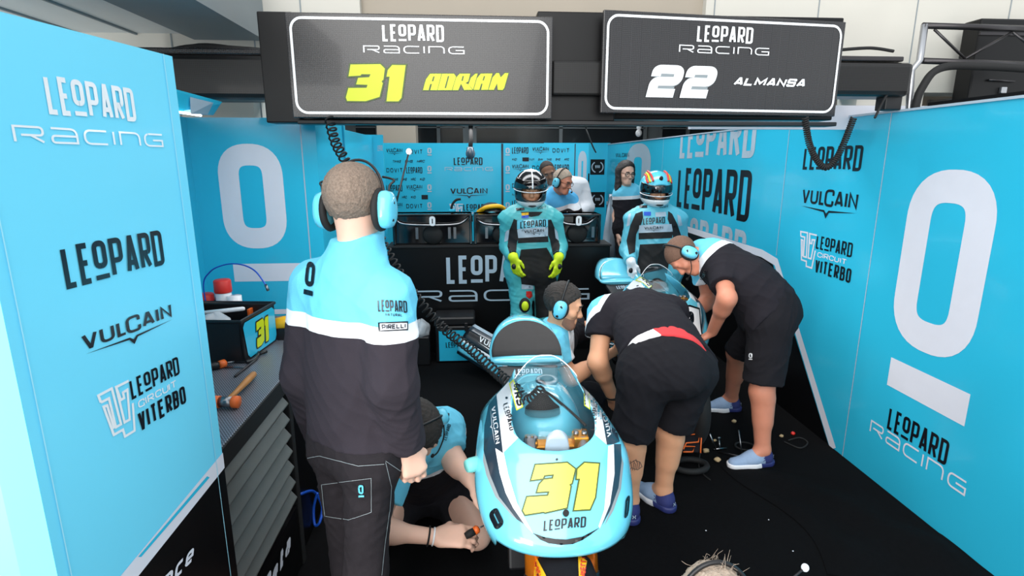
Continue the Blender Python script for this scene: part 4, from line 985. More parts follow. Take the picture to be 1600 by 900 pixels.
# second motorcycle: copies of the thing, its parts and their sub-parts
def kids(o): return [c for c in C.objects if c.parent == o]
def copy_tree(o, parent=None, skip=()):
    c = o.copy(); C.objects.link(c); W[c.name] = W[o.name]
    if parent is not None: c.parent = parent
    for k in kids(o):
        if k.name not in skip: copy_tree(k, c, skip)
    return c
b2 = copy_tree(bk, None, {o1.name, o2.name, cov.name})
b2['label'] = 'light blue racing motorcycle behind the bending mechanic, its seat pad blue'
a2 = math.radians(4); b2.rotation_euler = (0,0,a2)
apex = oZ(1055,474,.905); off = rotz(a2) @ V((0,.22,0)); b2.location = V((apex.x-off.x, apex.y-off.y, 0))
for o in C.objects:
    if o.name.startswith('back_pad') and o.parent and o.parent.parent == b2: o.data = o.data.copy(); o.data.materials[0] = M('cyan_gloss')
# its own number panel on the nose
bpy.context.view_layer.update()
f2 = [o for o in C.objects if o.name.startswith('fairing') and o.parent == b2][0]
W[f2.name] = V((0,0,0))
mw = Matrix.Translation(b2.location) @ Matrix.Rotation(a2,4,'Z') @ Matrix.Translation(-V((BX,1.38,0)))
F2B = bvh_of(f2)
def dec2(name, d, mat, eps):
    """fairing-front artwork in the bike's own frame: x across, y = height"""
    def sh(x, y): o = mw @ V((BX+x, .9, y)); return o, (mw.to_3x3() @ V((0,1,0)))
    q = stick(name, d, mat, F2B, sh, None, .02, eps)
    if q:
        q.parent = f2; q.matrix_parent_inverse = (mw @ Matrix.Translation(V(f2.location)+V((BX,1.38,0)))).inverted()
d = D2(); d.poly([(-.14,.72),(.14,.72),(.17,.86),(.1,.885),(-.1,.885),(-.17,.86)]); dec2('number_panel', d, 'white_gloss', .003)
d = D2(); d.line([(-.14,.72),(.14,.72),(.17,.86),(.1,.885),(-.1,.885),(-.17,.86)], .01, 0, True); dec2('number_border', d, 'black_vinyl', .004)
dec2('number', word('22',1,.8,.28,.08,slant=.2,rad=.25).fit(-.09,.745,h=.11), 'black_vinyl', .0045)
# ---------------------------------------------------------------- figures: signed-distance bodies meshed with surface nets
def smin(a, b, k):
    h = np.clip(.5+.5*(b-a)/k, 0, 1); return b+(a-b)*h-k*h*(1-h)
class Prim:
    def __init__(s, kind, k, op, lo, hi, data, cut=None): s.kind, s.k, s.op, s.lo, s.hi, s.d, s.cut = kind, k, op, lo, hi, data, cut
    def ev(s, x, y, z):
        if s.kind == 'rc':
            a, b, r1, r2, n, sq = s.d; ba = b-a; L2 = max(1e-9, float(ba@ba))
            qx, qy, qz = x-a[0], y-a[1], z-a[2]
            t = np.clip((qx*ba[0]+qy*ba[1]+qz*ba[2])/L2, 0, 1)
            qx = qx-ba[0]*t; qy = qy-ba[1]*t; qz = qz-ba[2]*t; r = r1+(r2-r1)*t
            q2 = qx*qx+qy*qy+qz*qz
            if n is not None:
                qn = qx*n[0]+qy*n[1]+qz*n[2]; q2 = q2+qn*qn*(1/sq**2-1)
                d = (np.sqrt(q2)-r)*(sq if sq < 1 else 1)*1.0
                d = d if sq >= 1 else d/ (sq+(1-sq)*.5)
            else: d = np.sqrt(q2)-r
        else:
            c, Rm, rad = s.d; px_, py_, pz_ = x-c[0], y-c[1], z-c[2]; k0 = 0; k1 = 0
            for i in range(3):
                q = (px_*Rm[0,i]+py_*Rm[1,i]+pz_*Rm[2,i]); k0 = k0+(q/rad[i])**2; k1 = k1+(q/rad[i]**2)**2
            k0 = np.sqrt(k0); d = k0*(k0-1)/np.maximum(np.sqrt(k1), 1e-6)
        if s.cut:
            for p, n in s.cut: d = np.maximum(d, (x-p[0])*n[0]+(y-p[1])*n[1]+(z-p[2])*n[2])
        return d
A3 = lambda v: np.array(tuple(v), dtype=np.float64)
def rc(a, b, r1, r2, k=.02, n=None, sq=1.0, op='+', cut=None):
    a, b = A3(a), A3(b); r = max(r1, r2)*max(1, sq); lo = np.minimum(a, b)-r; hi = np.maximum(a, b)+r
    return Prim('rc', k, op, lo, hi, (a, b, r1, r2, None if n is None else A3(nv(n)), sq), [(A3(p), A3(nv(q))) for p, q in cut] if cut else None)
def el(c, R_, rad, k=.02, op='+', cut=None):
    c = A3(c); m = max(rad); return Prim('el', k, op, c-m, c+m, (c, np.array(R_), rad), [(A3(p), A3(nv(q))) for p, q in cut] if cut else None)
def nets(prims, h):
    pos = [p for p in prims if p.op == '+']
    lo = np.min([p.lo for p in pos], 0)-.02-2*h; hi = np.max([p.hi for p in pos], 0)+.02+2*h
    n = np.ceil((hi-lo)/h).astype(int)+1
    D = np.full(n, .5, np.float32); ax = [lo[i]+h*np.arange(n[i]) for i in range(3)]
    for p in prims:
        m = p.k+2.5*h+.01; s0 = np.maximum(0, np.floor((p.lo-m-lo)/h).astype(int)); s1 = np.minimum(n, np.ceil((p.hi+m-lo)/h).astype(int)+1)
        sl = tuple(slice(a, b) for a, b in zip(s0, s1))
        d = p.ev(ax[0][sl[0]][:,None,None], ax[1][sl[1]][None,:,None], ax[2][sl[2]][None,None,:]).astype(np.float32)
        D[sl] = smin(D[sl], d, p.k) if p.op == '+' else -smin(-D[sl], d, p.k)
    I = D < 0; cs = [(i,j,k) for i in (0,1) for j in (0,1) for k in (0,1)]
    S = lambda A_, c: A_[c[0]:n[0]-1+c[0], c[1]:n[1]-1+c[1], c[2]:n[2]-1+c[2]]
    cnt = sum(S(I, c).astype(np.int8) for c in cs); act = np.argwhere((cnt > 0) & (cnt < 8))
    vals = np.stack([D[act[:,0]+c[0], act[:,1]+c[1], act[:,2]+c[2]] for c in cs], 1)
    acc = np.zeros((len(act), 3)); num = np.zeros(len(act))
    for ia in range(8):
        for ib in range(ia+1, 8):
            if sum(abs(cs[ia][q]-cs[ib][q]) for q in range(3)) != 1: continue
            da, db = vals[:,ia], vals[:,ib]; x = (da < 0) != (db < 0); t = np.where(x, da/np.where(x, da-db, 1), 0)
            pa, pb = np.array(cs[ia], float), np.array(cs[ib], float)
            acc += np.where(x[:,None], pa+(pb-pa)*t[:,None], 0); num += x
    verts = lo+h*(act+acc/num[:,None])
    ix = np.full(np.array(n)-1, -1, np.int32); ix[act[:,0],act[:,1],act[:,2]] = np.arange(len(act))
    faces = []
    for axx in range(3):
        u, v = (axx+1)%3, (axx+2)%3
        a = [slice(None)]*3; b = [slice(None)]*3; a[axx] = slice(0, n[axx]-1); b[axx] = slice(1, n[axx])
        for q in (u, v): a[q] = slice(1, n[q]-1); b[q] = slice(1, n[q]-1)
        A_, B_ = I[tuple(a)], I[tuple(b)]
        for flip, msk in ((False, A_ & ~B_), (True, ~A_ & B_)):
            e = np.argwhere(msk)
            if not len(e): continue
            e[:,u] += 1; e[:,v] += 1; q = []
            for du, dv in ((-1,-1),(0,-1),(0,0),(-1,0)):
                c = e.copy(); c[:,u] += du; c[:,v] += dv; q.append(ix[c[:,0],c[:,1],c[:,2]])
            q = np.stack(q, 1); faces.append(q[:,::-1] if flip else q)
    return verts, np.concatenate(faces)
def vnorm(v, f):
    n = np.zeros_like(v); fn = np.cross(v[f[:,2]]-v[f[:,0]], v[f[:,3]]-v[f[:,1]])
    for i in range(4): np.add.at(n, f[:,i], fn)
    return n/np.maximum(1e-9, np.linalg.norm(n, axis=1))[:,None]
def relax(v, f, it=2, lam=.5):
    e = np.concatenate([f[:,[0,1]],f[:,[1,2]],f[:,[2,3]],f[:,[3,0]]]); e = np.concatenate([e, e[:,::-1]])
    for _ in range(it):
        s = np.zeros_like(v); c = np.zeros(len(v)); np.add.at(s, e[:,0], v[e[:,1]]); np.add.at(c, e[:,0], 1); v = v+lam*(s/np.maximum(1,c)[:,None]-v)
    return v
def wrinkle(v, f, amp, freq, seed=0):
    """cloth folds: a few ridged waves of falling length, stronger where they meet"""
    r = np.random.default_rng(seed); d = np.zeros(len(v)); w = np.zeros(len(v))
    for i in range(6):
        k = r.normal(size=3); k = k/np.linalg.norm(k)*freq*2.0*(.5+.3*i); k2 = r.normal(size=3)*freq*.55; k3 = r.normal(size=3)*freq*.4
        s_ = np.sin(v@k+1.9*np.sin(v@k2+r.uniform(0,6))+r.uniform(0,6)); m = .5+.5*np.sin(v@k3+r.uniform(0,6))
        d += ((1-np.abs(s_))**1.6-.35)*m/(1+.3*i)
    return v+vnorm(v, f)*(amp*1.7*d)[:,None]
def skinmesh(name, prims, mat, parent=None, h=.007, wr=None, zone=None, rx=1, **k):
    v, f = nets(prims, h); v = relax(v, f, rx)
    if wr: v = wrinkle(v, f, *wr)
    return raw(name, v, f, mat, parent, smooth=True, zone=zone(v) if zone else None, **k)

class Person:
    """joints in world space; S scales limb thickness"""
    def __init__(s, J, S=1.0, G=1.0):
        s.__dict__.update({k: V(v) for k, v in J.items()}); s.S, s.G = S, G
        s.ta = nv(s.nk-s.pel); s.tr = nv((s.shR-s.shL)); s.tf = nv(s.tr.cross(s.ta)*-1)      # torso axes: up, right, front
        if s.tf.dot(s.ta.cross(s.tr)) < 0: s.tf = -s.tf
    def torso(s, e=0.0, k=.05, belly=0.0, cut=None):
        p = s; S = p.S; L = (p.nk-p.pel).length; at = lambda t: p.pel.lerp(p.nk, t)
        c1 = lambda *a: [rc(*a, k=k, n=p.tf, sq=.70, cut=cut)]
        out = [rc(p.hipL+p.ta*.02, p.hipR+p.ta*.02, (.112+e)*S, (.112+e)*S, k=k, n=p.tf, sq=.95, cut=cut)]
        out += [rc(at(.12), at(.38), (.165+e*1.1+belly*.5)*S, (.160+e*1.1+belly)*S, k=k, n=p.tf, sq=.70+belly*1.5, cut=cut)]
        out += [rc(at(.38), at(.74), (.160+e*1.1+belly)*S, (.172+e)*S, k=k, n=p.tf, sq=.70, cut=cut)]
        out += [rc(p.shL.lerp(p.shR,.12), p.shL.lerp(p.shR,.88), (.066+e)*S, (.066+e)*S, k=k, cut=cut)]
        out += [rc(p.nk, p.shL.lerp(p.nk,.25), (.06+e)*S, (.058+e)*S, k=.04, cut=cut), rc(p.nk, p.shR.lerp(p.nk,.25), (.06+e)*S, (.058+e)*S, k=.04, cut=cut)]
        return out
    def arm(s, side, e=0.0, f=1.0, k=.03, r=(.054,.044,.030), cap=True):
        """f: 0..1 upper arm, 1..2 down to the wrist"""
        S = s.S; a, b, c = getattr(s,'sh'+side), getattr(s,'el'+side), getattr(s,'wr'+side); out = []
        u = min(f, 1); q = a.lerp(b, u); d = nv(b-a)
        out.append(rc(a, b if u < 1 else q, (r[0]+e)*S, (r[1]+e)*S, k=k, cut=[(q, d)] if f < 1 else None))
        if f > 1:
            q = b.lerp(c, f-1); d = nv(c-b); m = b.lerp(c,.3)
            out.append(rc(b, c, (r[1]*.98+e)*S, (r[2]+e*.8)*S, k=k, cut=[(q, d)] if f < 2 else None))
            if not e: out.append(rc(b, m, (r[1]*.96)*S, (r[1]*1.02)*S, k=k))
        return out
    def leg(s, side, e=0.0, f=2.0, k=.04, r=(.088,.06,.040), e2=None, cut=None):
        S = s.S; a, b, c = getattr(s,'hip'+side), getattr(s,'kn'+side), getattr(s,'an'+side); out = []; e2 = e if e2 is None else e2
        u = min(f, 1); q = a.lerp(b, u); d = nv(b-a); cc = list(cut or [])
        out.append(rc(a, b, (r[0]+e)*S, (r[1]+e2)*S, k=k, cut=cc+([(q, d)] if f < 1 else [])))
        if f > 1:
            q = b.lerp(c, f-1); d = nv(c-b); bk = nv(s.calf(side))
            out.append(rc(b, c, (r[1]*.95+e2)*S, (r[2]+e2)*S, k=k, cut=[(q, d)] if f < 2 else None))
            if not e: out.append(rc(b.lerp(c,.15)+bk*.02, b.lerp(c,.5)+bk*.012, .05*S, .042*S, k=.04))
        return out
    def calf(s, side):
        a, b, c = getattr(s,'hip'+side), getattr(s,'kn'+side), getattr(s,'an'+side)
        v = (a+c)/2-b; t = nv(c-b); v = v-t*v.dot(t)
        return v if v.length > .02 else -s.tf
    def neck(s, e=0.0): return [rc(s.nk-s.ta*.02, s.hd-s.hu*.055-s.hf*.012, (.062+e)*s.S, (.056+e)*s.S, k=.03)]
    def headp(s, full=True):
        c, f, u = s.hd, nv(s.hf), nv(s.hu); u = nv(u-f*u.dot(f)); r = f.cross(u); R_ = Matrix((r, f, u)).transposed(); g = s.G
        P_ = lambda x, y, z: c+(r*x+f*y+u*z)*g
        out = [el(P_(0,-.012,.035), R_, (.078*g,.098*g,.088*g), .02), el(P_(0,.022,-.045), R_, (.060*g,.070*g,.078*g), .04), rc(P_(-.012,.072,-.094), P_(.012,.072,-.094), .021*g, .021*g, .03)]
        if full:
            out += [rc(P_(0,.088,.012), P_(0,.108,-.026), .008*g, .0125*g, .014), rc(P_(-.011,.1,-.03), P_(.011,.1,-.03), .008*g, .008*g, .01)]
            out += [rc(P_(-.034,.084,.026), P_(.034,.084,.026), .012*g, .012*g, .02)]
            for q in (-1, 1):
                out += [el(P_(q*.033,.098,.006), R_, (.017*g,.014*g,.011*g), .012, '-'), el(P_(q*.045,.06,-.025), R_, (.022*g,.026*g,.02*g), .02), el(P_(q*.032,.079,.005), R_, (.013*g,.012*g,.013*g), .006)]
            out += [rc(P_(-.02,.089,-.056), P_(.02,.089,-.056), .007*g, .007*g, .01), rc(P_(-.016,.088,-.067), P_(.016,.088,-.067), .008*g, .008*g, .01), rc(P_(-.022,.102,-.0615), P_(.022,.102,-.0615), .003*g, .003*g, .006, op='-')]
        for q in (-1, 1): out += [el(P_(q*.079,-.008,-.004), R_, (.010*g,.019*g,.031*g), .012)]
        s.P, s.R_ = P_, R_
        return out
    def eyes(s, parent, iris='black_plastic'):
        if not hasattr(s, 'P'): s.headp()
        for q in (-1, 1):
            b = MB(); b.ell(s.P(q*.032,.0815,.005), (.0105*s.G,.009*s.G,.0075*s.G), s.R_, 12, 8); b.ell(s.P(q*.032,.0865,.005), (.0062*s.G,.0048*s.G,.0062*s.G), s.R_, 10, 6, 1); b.build('eye', ['white_gloss', iris], parent)
            b = MB(); b.tube([s.P(q*.016,.098,.026), s.P(q*.032,.1,.031), s.P(q*.05,.088,.027)], .004*s.G, 6); b.build('eyebrow', 'hair_dark', parent)
    def hair(s, name, mat, parent, thick=.012, line=(.06,.035), back=-.085, amp=.004, low=-.03, long=None, h=.006, seed=1):
        """cap of hair; line: forward and up position of the hairline on the brow"""
        if not hasattr(s, 'P'): s.headp()
        P_, R_, g = s.P, s.R_, s.G; f, u = nv(s.hf), nv(s.hu); t = thick
        pr = [el(P_(0,-.014,.037), R_, ((.078+t)*g,(.098+t)*g,(.088+t)*g), .02, cut=[(P_(0,line[0],line[1]), f*.75-u*.66), (P_(0,-.02,low), f*.55-u*.83), (P_(0,0,back), -u)])]
        if long: pr += long(P_, R_)
        return skinmesh(name, pr, mat, parent, h, (amp, 95, seed))
    def hand(s, side, d, pn, curl=.5, spread=.05, thumb=.5, k=.008, sc=1.0, r0=.0092):
        """d: finger direction at the wrist, pn: the way the palm faces; curl in radians per joint (number or list of four)"""
        w = getattr(s,'wr'+side); d = nv(d); pn = nv(V(pn)-d*V(pn).dot(d)); sd = d.cross(pn)          # sd: towards the thumb for the right hand
        if side == 'L': sd = -sd
        g = sc*s.G; out = []
        wp = w+d*.012*g
        cl = curl if isinstance(curl, (list, tuple)) else [curl*.85, curl, curl*1.05, curl*1.1]
        for i, off in enumerate((.030,.010,-.011,-.030)):
            kn = w+d*(.092-.006*abs(i-1.2))*g+sd*off*g
            out.append(rc(wp+sd*off*.65*g, kn, .017*g, .0125*g, k=.014, n=pn, sq=.85))
            p = kn; a = cl[i]*.7; L_ = [(.043,.046,.043,.034)[i],(.026,.029,.027,.021)[i],(.020,.021,.020,.018)[i]]
            dd = nv(d+sd*spread*(1.5-i)*.6)
            for j, l in enumerate(L_):
                dirn = nv(dd*math.cos(a)+pn*math.sin(a)); q = p+dirn*l*g
                out.append(rc(p, q, (r0-.0007*j)*g, (r0-.0007*(j+1))*g, k=k)); p = q; a += cl[i]
        b0 = w+d*.022*g+sd*.018*g; t1 = nv(d*.62+sd*.72+pn*.30); b1 = b0+t1*.038*g; t2 = nv(d*.85+sd*(.35-.5*thumb)+pn*(.2+.5*thumb)); b2 = b1+t2*.030*g; b3 = b2+nv(t2+d*.2-sd*.25*thumb)*.026*g
        out += [rc(b0, b1, .016*g, .0125*g, k=.014), rc(b1, b2, .0115*g, .0105*g, k=k), rc(b2, b3, .0105*g, .0085*g, k=k)]
        return out
    def stub_foot(s, side, toe): a = getattr(s,'an'+side); return [rc(a, a+nv(toe)*.06-V((0,0,.035)), .042*s.S, .03*s.S, k=.02)]
def shoe(p, side, toe, parent, mats_=('shoe_blue','shoe_navy','white_gloss'), zf=None, name='shoe', L=.285):
    """running shoe: knit upper, heel clip, sole; the toe direction is horizontal"""
    a = getattr(p,'an'+side); t = V((toe[0],toe[1],0)).normalized(); r = V((t.y,-t.x,0)); z0 = a.z-.085 if zf is None else zf
    o = V((a.x,a.y,z0))-t*.055; Q = lambda x, y, z: o+r*x+t*y+V((0,0,z)); dn = [(Q(0,0,.022), V((0,0,-1)))]
    up = [rc(Q(0,.03,.05), Q(0,.12,.05), .042, .043, .03, cut=dn), rc(Q(0,.12,.045), Q(.004,.235,.03), .045, .034, .03, n=V((0,0,1)), sq=.8, cut=dn), rc(Q(0,.045,.05), Q(0,.05,.105), .04, .043, .03, cut=[(Q(0,0,.108), V((0,-.15,1)))]), rc(Q(0,.1,.075), Q(0,.16,.055), .03, .025, .02)]
    zf_ = lambda v: np.clip(((v-np.array(Q(0,0,0)))@np.array(t)+.02-.25*((v-np.array(Q(0,0,0)))[:,2]-.05))/.3, 0, 1)
    m = M(mats_[0]+'_shoe', rough=.75, var=.1, scale=90, bump=.4, bscale=350, ramp=[(.27,(44,52,112)),(1,(152,176,208))]) if mats_[0] == 'shoe_blue' else mats_[0]
    u = skinmesh(name, up, m, parent, .005, zone=zf_)
    so = [rc(Q(0,.02,.018), Q(0,.12,.018), .047, .045, .02, cut=[(Q(0,0,.034), V((0,-.06,1))), (Q(0,0,0), V((0,0,-1)))]), rc(Q(0,.12,.018), Q(.004,.235,.02), .05, .042, .02, cut=[(Q(0,0,.03), V((0,0,1))), (Q(0,0,0), V((0,0,-1)))])]
    skinmesh('sole', so, M('sole_ramp', rough=.5, ramp=[(.36,(40,48,104)),(1,(240,240,244))]) if mats_[0] == 'shoe_blue' else mats_[2], u, .005, zone=zf_)
    if mats_[0] == 'shoe_blue':
        b = MB()
        for i in range(4): y = .105+.022*i; z = .103-.014*i; b.tube([Q(-.022,y,z-.006),Q(0,y+.004,z+.004),Q(.022,y,z-.006)], .0032, 6)
        b.build('laces', 'shoe_blue', u)
        sk = [rc(Q(0,.048,.08), Q(0,.05,.125), .043, .041, .01, cut=[(Q(0,0,.128), V((0,0,1))), (Q(0,0,.08), V((0,0,-1)))])]
        skinmesh('sock', sk, 'sock_black', u, .005)
        for sx in (-1, 1):
            d = D2()
            for q in (-1, 1): d.line([(x*.011+.011, q*(.013-abs(x)*.0)+.0+(-q)*.009*(1-x*x)) for x in np.linspace(-1,1,7)], .0045)
            art('emblem', d, 'shoe_navy', Q(sx*.0475,.075,.06), t*sx, V((0,0,1)), u, .001)
        d = D2(); d.line([(-.008,-.01),(-.003,0),(-.008,.01)], .004); d.line([(.008,-.01),(.003,0),(.008,.01)], .004); art('emblem', d, 'grey_vinyl', Q(0,-.0165,.05), r, V((0,0,1)), u, .004)
    return u
def headset(p, parent, antenna=None, cup='headset_cyan', over=0.0, mic=True, wires=False, g=1.0, sides=(-1,1), cs=1.0):
    """ear defenders: two cups joined by a band"""
    P_, R_ = p.P, p.R_; hs = None
    pts = [P_(.101*math.cos(q)*1.0, -.012-over*math.sin(q), .0+.142*math.sin(q)) for q in np.linspace(.12, math.pi-.12, 24)]
    b = MB(); b.tube(pts, .0055 if not wires else .004, 8); hs = b.build('headset', 'black_plastic', parent)
    for q in sides:
        b = MB(); rings = []
        for x, k_ in ((.084,.82),(.090,.98),(.104,1.0),(.118,.92),(.126,.7),(.129,.35)):
            rings.append([P_(q*x*g, -.006+.036*cs*k_*math.copysign(abs(math.cos(a))**.8,math.cos(a)), -.012+.049*cs*k_*math.copysign(abs(math.sin(a))**.8,math.sin(a))) for a in [2*math.pi*i/24 for i in range(24)]])
        if q < 0: rings = [r[::-1] for r in rings]
        b.loft(rings); c = b.build('ear_cup', cup, hs)
        b = MB(); ring = [P_(q*.084*g, -.006+.036*cs*math.cos(a), -.012+.047*cs*math.sin(a)) for a in [2*math.pi*i/24 for i in range(24)]]; b.tube(ring, .011, 8, closed=True); b.build('ear_cushion', 'black_rubber', hs)
        b = MB(); b.lathe(P_(q*.118*g,-.01,-.045), (p.R_ @ V((q,0,-.35))), [(.009,0),(.010,.006),(.006,.009)], 12); b.tube([P_(q*.123,.005,-.0), P_(q*.128,-.008,.01)], .006, 8); b.build('cup_knob', 'black_plastic', hs)
    if wires:
        for q in sides:
            b = MB(); b.tube(cat([P_(q*.112,-.0,.034), P_(q*.115,.0,.06), P_(q*.125,.01,.075), P_(q*.10,.03,.085), P_(q*.075,.035,.09)], 5), .0035, 6); b.build('band_wire', 'black_plastic', hs)
    if antenna: 
        b = MB(); b.tube([P_(.122,.02,-.005), antenna], .0028, 6); b.build('antenna', 'steel_dark', hs)
        b = MB(); b.ell(antenna, (.009,.009,.010)); b.build('antenna_tip', 'white_gloss', hs)
    if mic:
        b = MB(); b.tube(cat([P_(-.1,.03,-.03), P_(-.085,.08,-.06), P_(-.045,.125,-.068), P_(-.02,.135,-.066)], 6), .003, 6); b.ell(P_(-.015,.132,-.066), (.009,.009,.009)); b.build('microphone', 'black_rubber', hs)
    return hs
# ---------------------------------------------------------------- people
CYC, WHC, BKC = (112,206,236), (238,240,244), (34,32,38)
def toes(p, side, toe): return p.stub_foot(side, toe)
def body(p, label, mat='skin', hands=(), toesd=None, full=True, extra=None, h=.0065, legs=True):
    pr = p.headp(full)+p.neck()+p.torso(-.006)
    for s_ in 'LR': pr += p.arm(s_, 0, 2)
    if legs:
        for s_ in 'LR': pr += p.leg(s_, 0, 2)
        if toesd:
            for s_ in 'LR': pr += p.stub_foot(s_, toesd[s_])
    for hd in hands: pr += hd
    if extra: pr += extra
    o = skinmesh('person', pr, mat, None, h); tag(o, label, 'person'); return o
def top(p, name, parent, mat, e=.014, f=.55, hem=.10, belly=.0, zone=None, seed=3, amp=.0032, freq=17, arms='LR', k=.045, h=.0075, extra=None, r=(.058,.052,.04), hemdir=None):
    hd = hemdir or -p.ta
    pr = p.torso(e, k, belly, cut=[(p.pel-p.ta*hem, hd)])
    for s_ in arms: pr += p.arm(s_, e*.9+.004, f, r=r)
    if extra: pr += extra
    return skinmesh(name, pr, mat, parent, h, (amp, freq, seed), zone)
def bottoms(p, name, parent, mat, f=.92, e=.016, e2=.028, waist=.1, seed=5, amp=.004, freq=16, cuffs='LR', h=.0075, extra=None):
    cut = [(p.pel+p.ta*waist, p.ta)]
    pr = [rc(p.hipL+p.ta*.03, p.hipR+p.ta*.03, .122*p.S, .122*p.S, k=.05, n=p.tf, sq=.95, cut=cut), rc(p.pel.lerp(p.nk,.05), p.pel.lerp(p.nk,.25), (.168+e)*p.S, (.165+e)*p.S, k=.05, n=p.tf, sq=.72, cut=cut)]
    for s_ in cuffs: pr += p.leg(s_, e, f, e2=e2, cut=cut)
    if extra: pr += extra
    return skinmesh(name, pr, mat, parent, h, (amp, freq, seed))
def teezone(p, b0=.17, b1=.225, side=None):
    """distance down from the shoulders along the spine, 0..1 over 0.5 m"""
    n, a = np.array(p.nk), -np.array(p.ta)
    return lambda v: np.clip(((v-n)@a+.05)/.5, 0, 1)
def teemat(name, a, b, lower=BKC): return M(name, rough=.92, var=.06, scale=30, bump=.3, bscale=380, spec=.2, ramp=[(a, CYC),(b, WHC),(1, lower)])
M('jeans', (42,38,42), .9, var=.12, scale=50, bump=.35, bscale=500, spec=.2)
M('shorts_black', (30,29,34), .92, var=.1, scale=40, bump=.3, bscale=450, spec=.2)

# --- standing man with ear defenders, seen from behind
Y1 = 1.70
c = oY(549,440,Y1); cx, cy = c.x, c.y; a1 = math.radians(33); r1 = V((math.cos(a1),-math.sin(a1),0)); f1 = V((math.sin(a1),math.cos(a1),0))
hc = oY(556,322,Y1+.02)
J = dict(pel=oY(553,672,Y1-.02), nk=(cx+.012,cy+.01,c.z+.035), hd=hc, hf=(.32,1,-.12), hu=(0,.1,1))
J['shR'] = V((cx,cy,c.z-.035))+r1*.150; J['shL'] = V((cx,cy,c.z-.03))-r1*.165
J['elR'] = oY(613,600,Y1-.16); J['wrR'] = oY(638,697,Y1-.08); J['elL'] = oY(478,585,Y1+.06); J['wrL'] = oY(500,680,Y1+.22)
a2_ = math.radians(42); r2 = V((math.cos(a2_),-math.sin(a2_),0)); hp = oY(553,715,Y1-.02)
J['hipR'] = hp+r2*.085; J['hipL'] = hp-r2*.085
J['knR'] = oY(571,893,Y1-.1); J['knL'] = oY(550,880,Y1+.06); J['anR'] = V(J['knR'])+V((.0,-.03,-.40)); J['anL'] = V(J['knL'])+V((-.02,.0,-.42))
for k_ in ('anR','anL'): J[k_].z = .09
p = Person(J, .86, .97); P1 = p
hR = p.hand('R', (.22,-.05,-1), (-.5,.8,-.1), [.75,.85,.95,1.0], thumb=.8, sc=1.05)
man = body(p, 'standing man in cyan and black zip jacket and dark jeans seen from behind', 'skin_light', [hR, p.hand('L',(0,.3,-1),(1,0,0),.6)], dict(L=f1,R=f1))
ZJ = oY(553,517,Y1-.13).z-.36
zj = lambda v: np.clip((v[:,2]-ZJ)/.8, 0, 1)
jm = M('jacket', rough=.93, var=.06, scale=30, bump=.3, bscale=380, spec=.2, ramp=[(.335/.8,(50,45,52)),(.384/.8,WHC),(1,CYC)])
col_ = [rc(p.nk-p.ta*.01, p.nk+p.ta*.10+p.tf*.015, .102, .078, k=.03, n=p.tf, sq=.95, cut=[(p.nk+p.ta*.105, p.ta-p.tf*.25-r1*.1)])]
jk = top(p, 'jacket', man, jm, e=.022, f=1.97, hem=.012, zone=zj, seed=11, amp=.0030, freq=20, extra=col_, r=(.068,.064,.048), h=.006, belly=.012)
jn = bottoms(p, 'jeans', man, 'jeans', f=1.97, e=.008, e2=.018, waist=.05, seed=4, amp=.0022, freq=26)
p.hair('hair', 'hair_brown', man, .008, line=(.07,.045), low=-.07, back=-.105, amp=.0016, seed=3, h=.005)
headset(p, man, antenna=oY(639,237,1.75), wires=True, over=-.03, mic=False, g=1.02, cs=1.18)
JB = bvh_of(jk)
stick('lettering', px(ologo(), 475,459, 489,463, 480,408).shear(0), 'black_vinyl', JB, shoot_cam, jk, 2, .003)
stick('lettering', px(leopard(), 591,487, 636,489, 590,468), 'black_vinyl', JB, shoot_cam, jk, 2, .003)
stick('lettering', px(word('NATURAL',1,.7,.2,.15), 602,494, 628,495, 602,489), 'black_vinyl', JB, shoot_cam, jk, 2, .003)
stick('sleeve_patch', pp([(591,504),(637,502),(637,516),(592,518)]), 'black_vinyl', JB, shoot_cam, jk, 3, .003)
stick('patch_field', pp([(594,506),(635,504.5),(635,514),(595,516)]), 'white_vinyl', JB, shoot_cam, jk, 3, .0045)
stick('lettering', px(word('PIRELLI',1,.8,.22,.1), 597,514.5, 633,512.5, 597,507.5), 'black_vinyl', JB, shoot_cam, jk, 2, .006)
NB = bvh_of(jn)
d = D2(); d.line([(503,757),(580,747),(580,800),(545,812),(508,806)], .8, 0, True); d.line([(478,716),(500,712),(560,728),(600,725)], .8); d.line([(602,720),(628,738)], .8); d.line([(602,722),(611,760),(608,800),(601,850),(596,899)], .8)
stick('stitching', d, 'beam_grey', NB, shoot_cam, jn, 3, .003)
stick('pocket_emblem', px(ologo(), 561,776, 569,776, 560,757), 'headset_cyan', NB, shoot_cam, jn, 2, .004)

# --- mechanic bending over the second motorcycle, seen from behind
J = dict(pel=oY(1046,572,2.47), nk=oY(1003,478,3.02), hd=oY(1000,515,3.17), hf=(-.1,.25,-1), hu=(-.1,1,.2),
  shL=oY(943,489,2.93), shR=oY(1052,487,3.1), elL=oY(934,566,2.80), wrL=oY(957,620,2.90), elR=oY(1050,560,3.15), wrR=oY(1035,590,3.35),
  hipL=oY(1008,590,2.45), hipR=oY(1080,583,2.53), knL=oY(985,688,2.47), knR=oY(1046,672,2.57), anL=oY(984,783,2.52), anR=oY(1036,772,2.60))
J['anL'] = V(J['anL']); J['anL'].z = .1; J['anR'].z = .1
p = Person(J, 1.1, 1.0); P4 = p
o = body(p, 'mechanic in black t-shirt and shorts bent forward, red waistband showing, back to us', 'skin', [p.hand('L',(.2,.3,-.9),(.6,.4,0),.6), p.hand('R',(0,.4,-.8),(-.5,.5,0),.7)], dict(L=(-.1,1,0),R=(-.5,.85,0)))
sv = np.array(p.shL); 
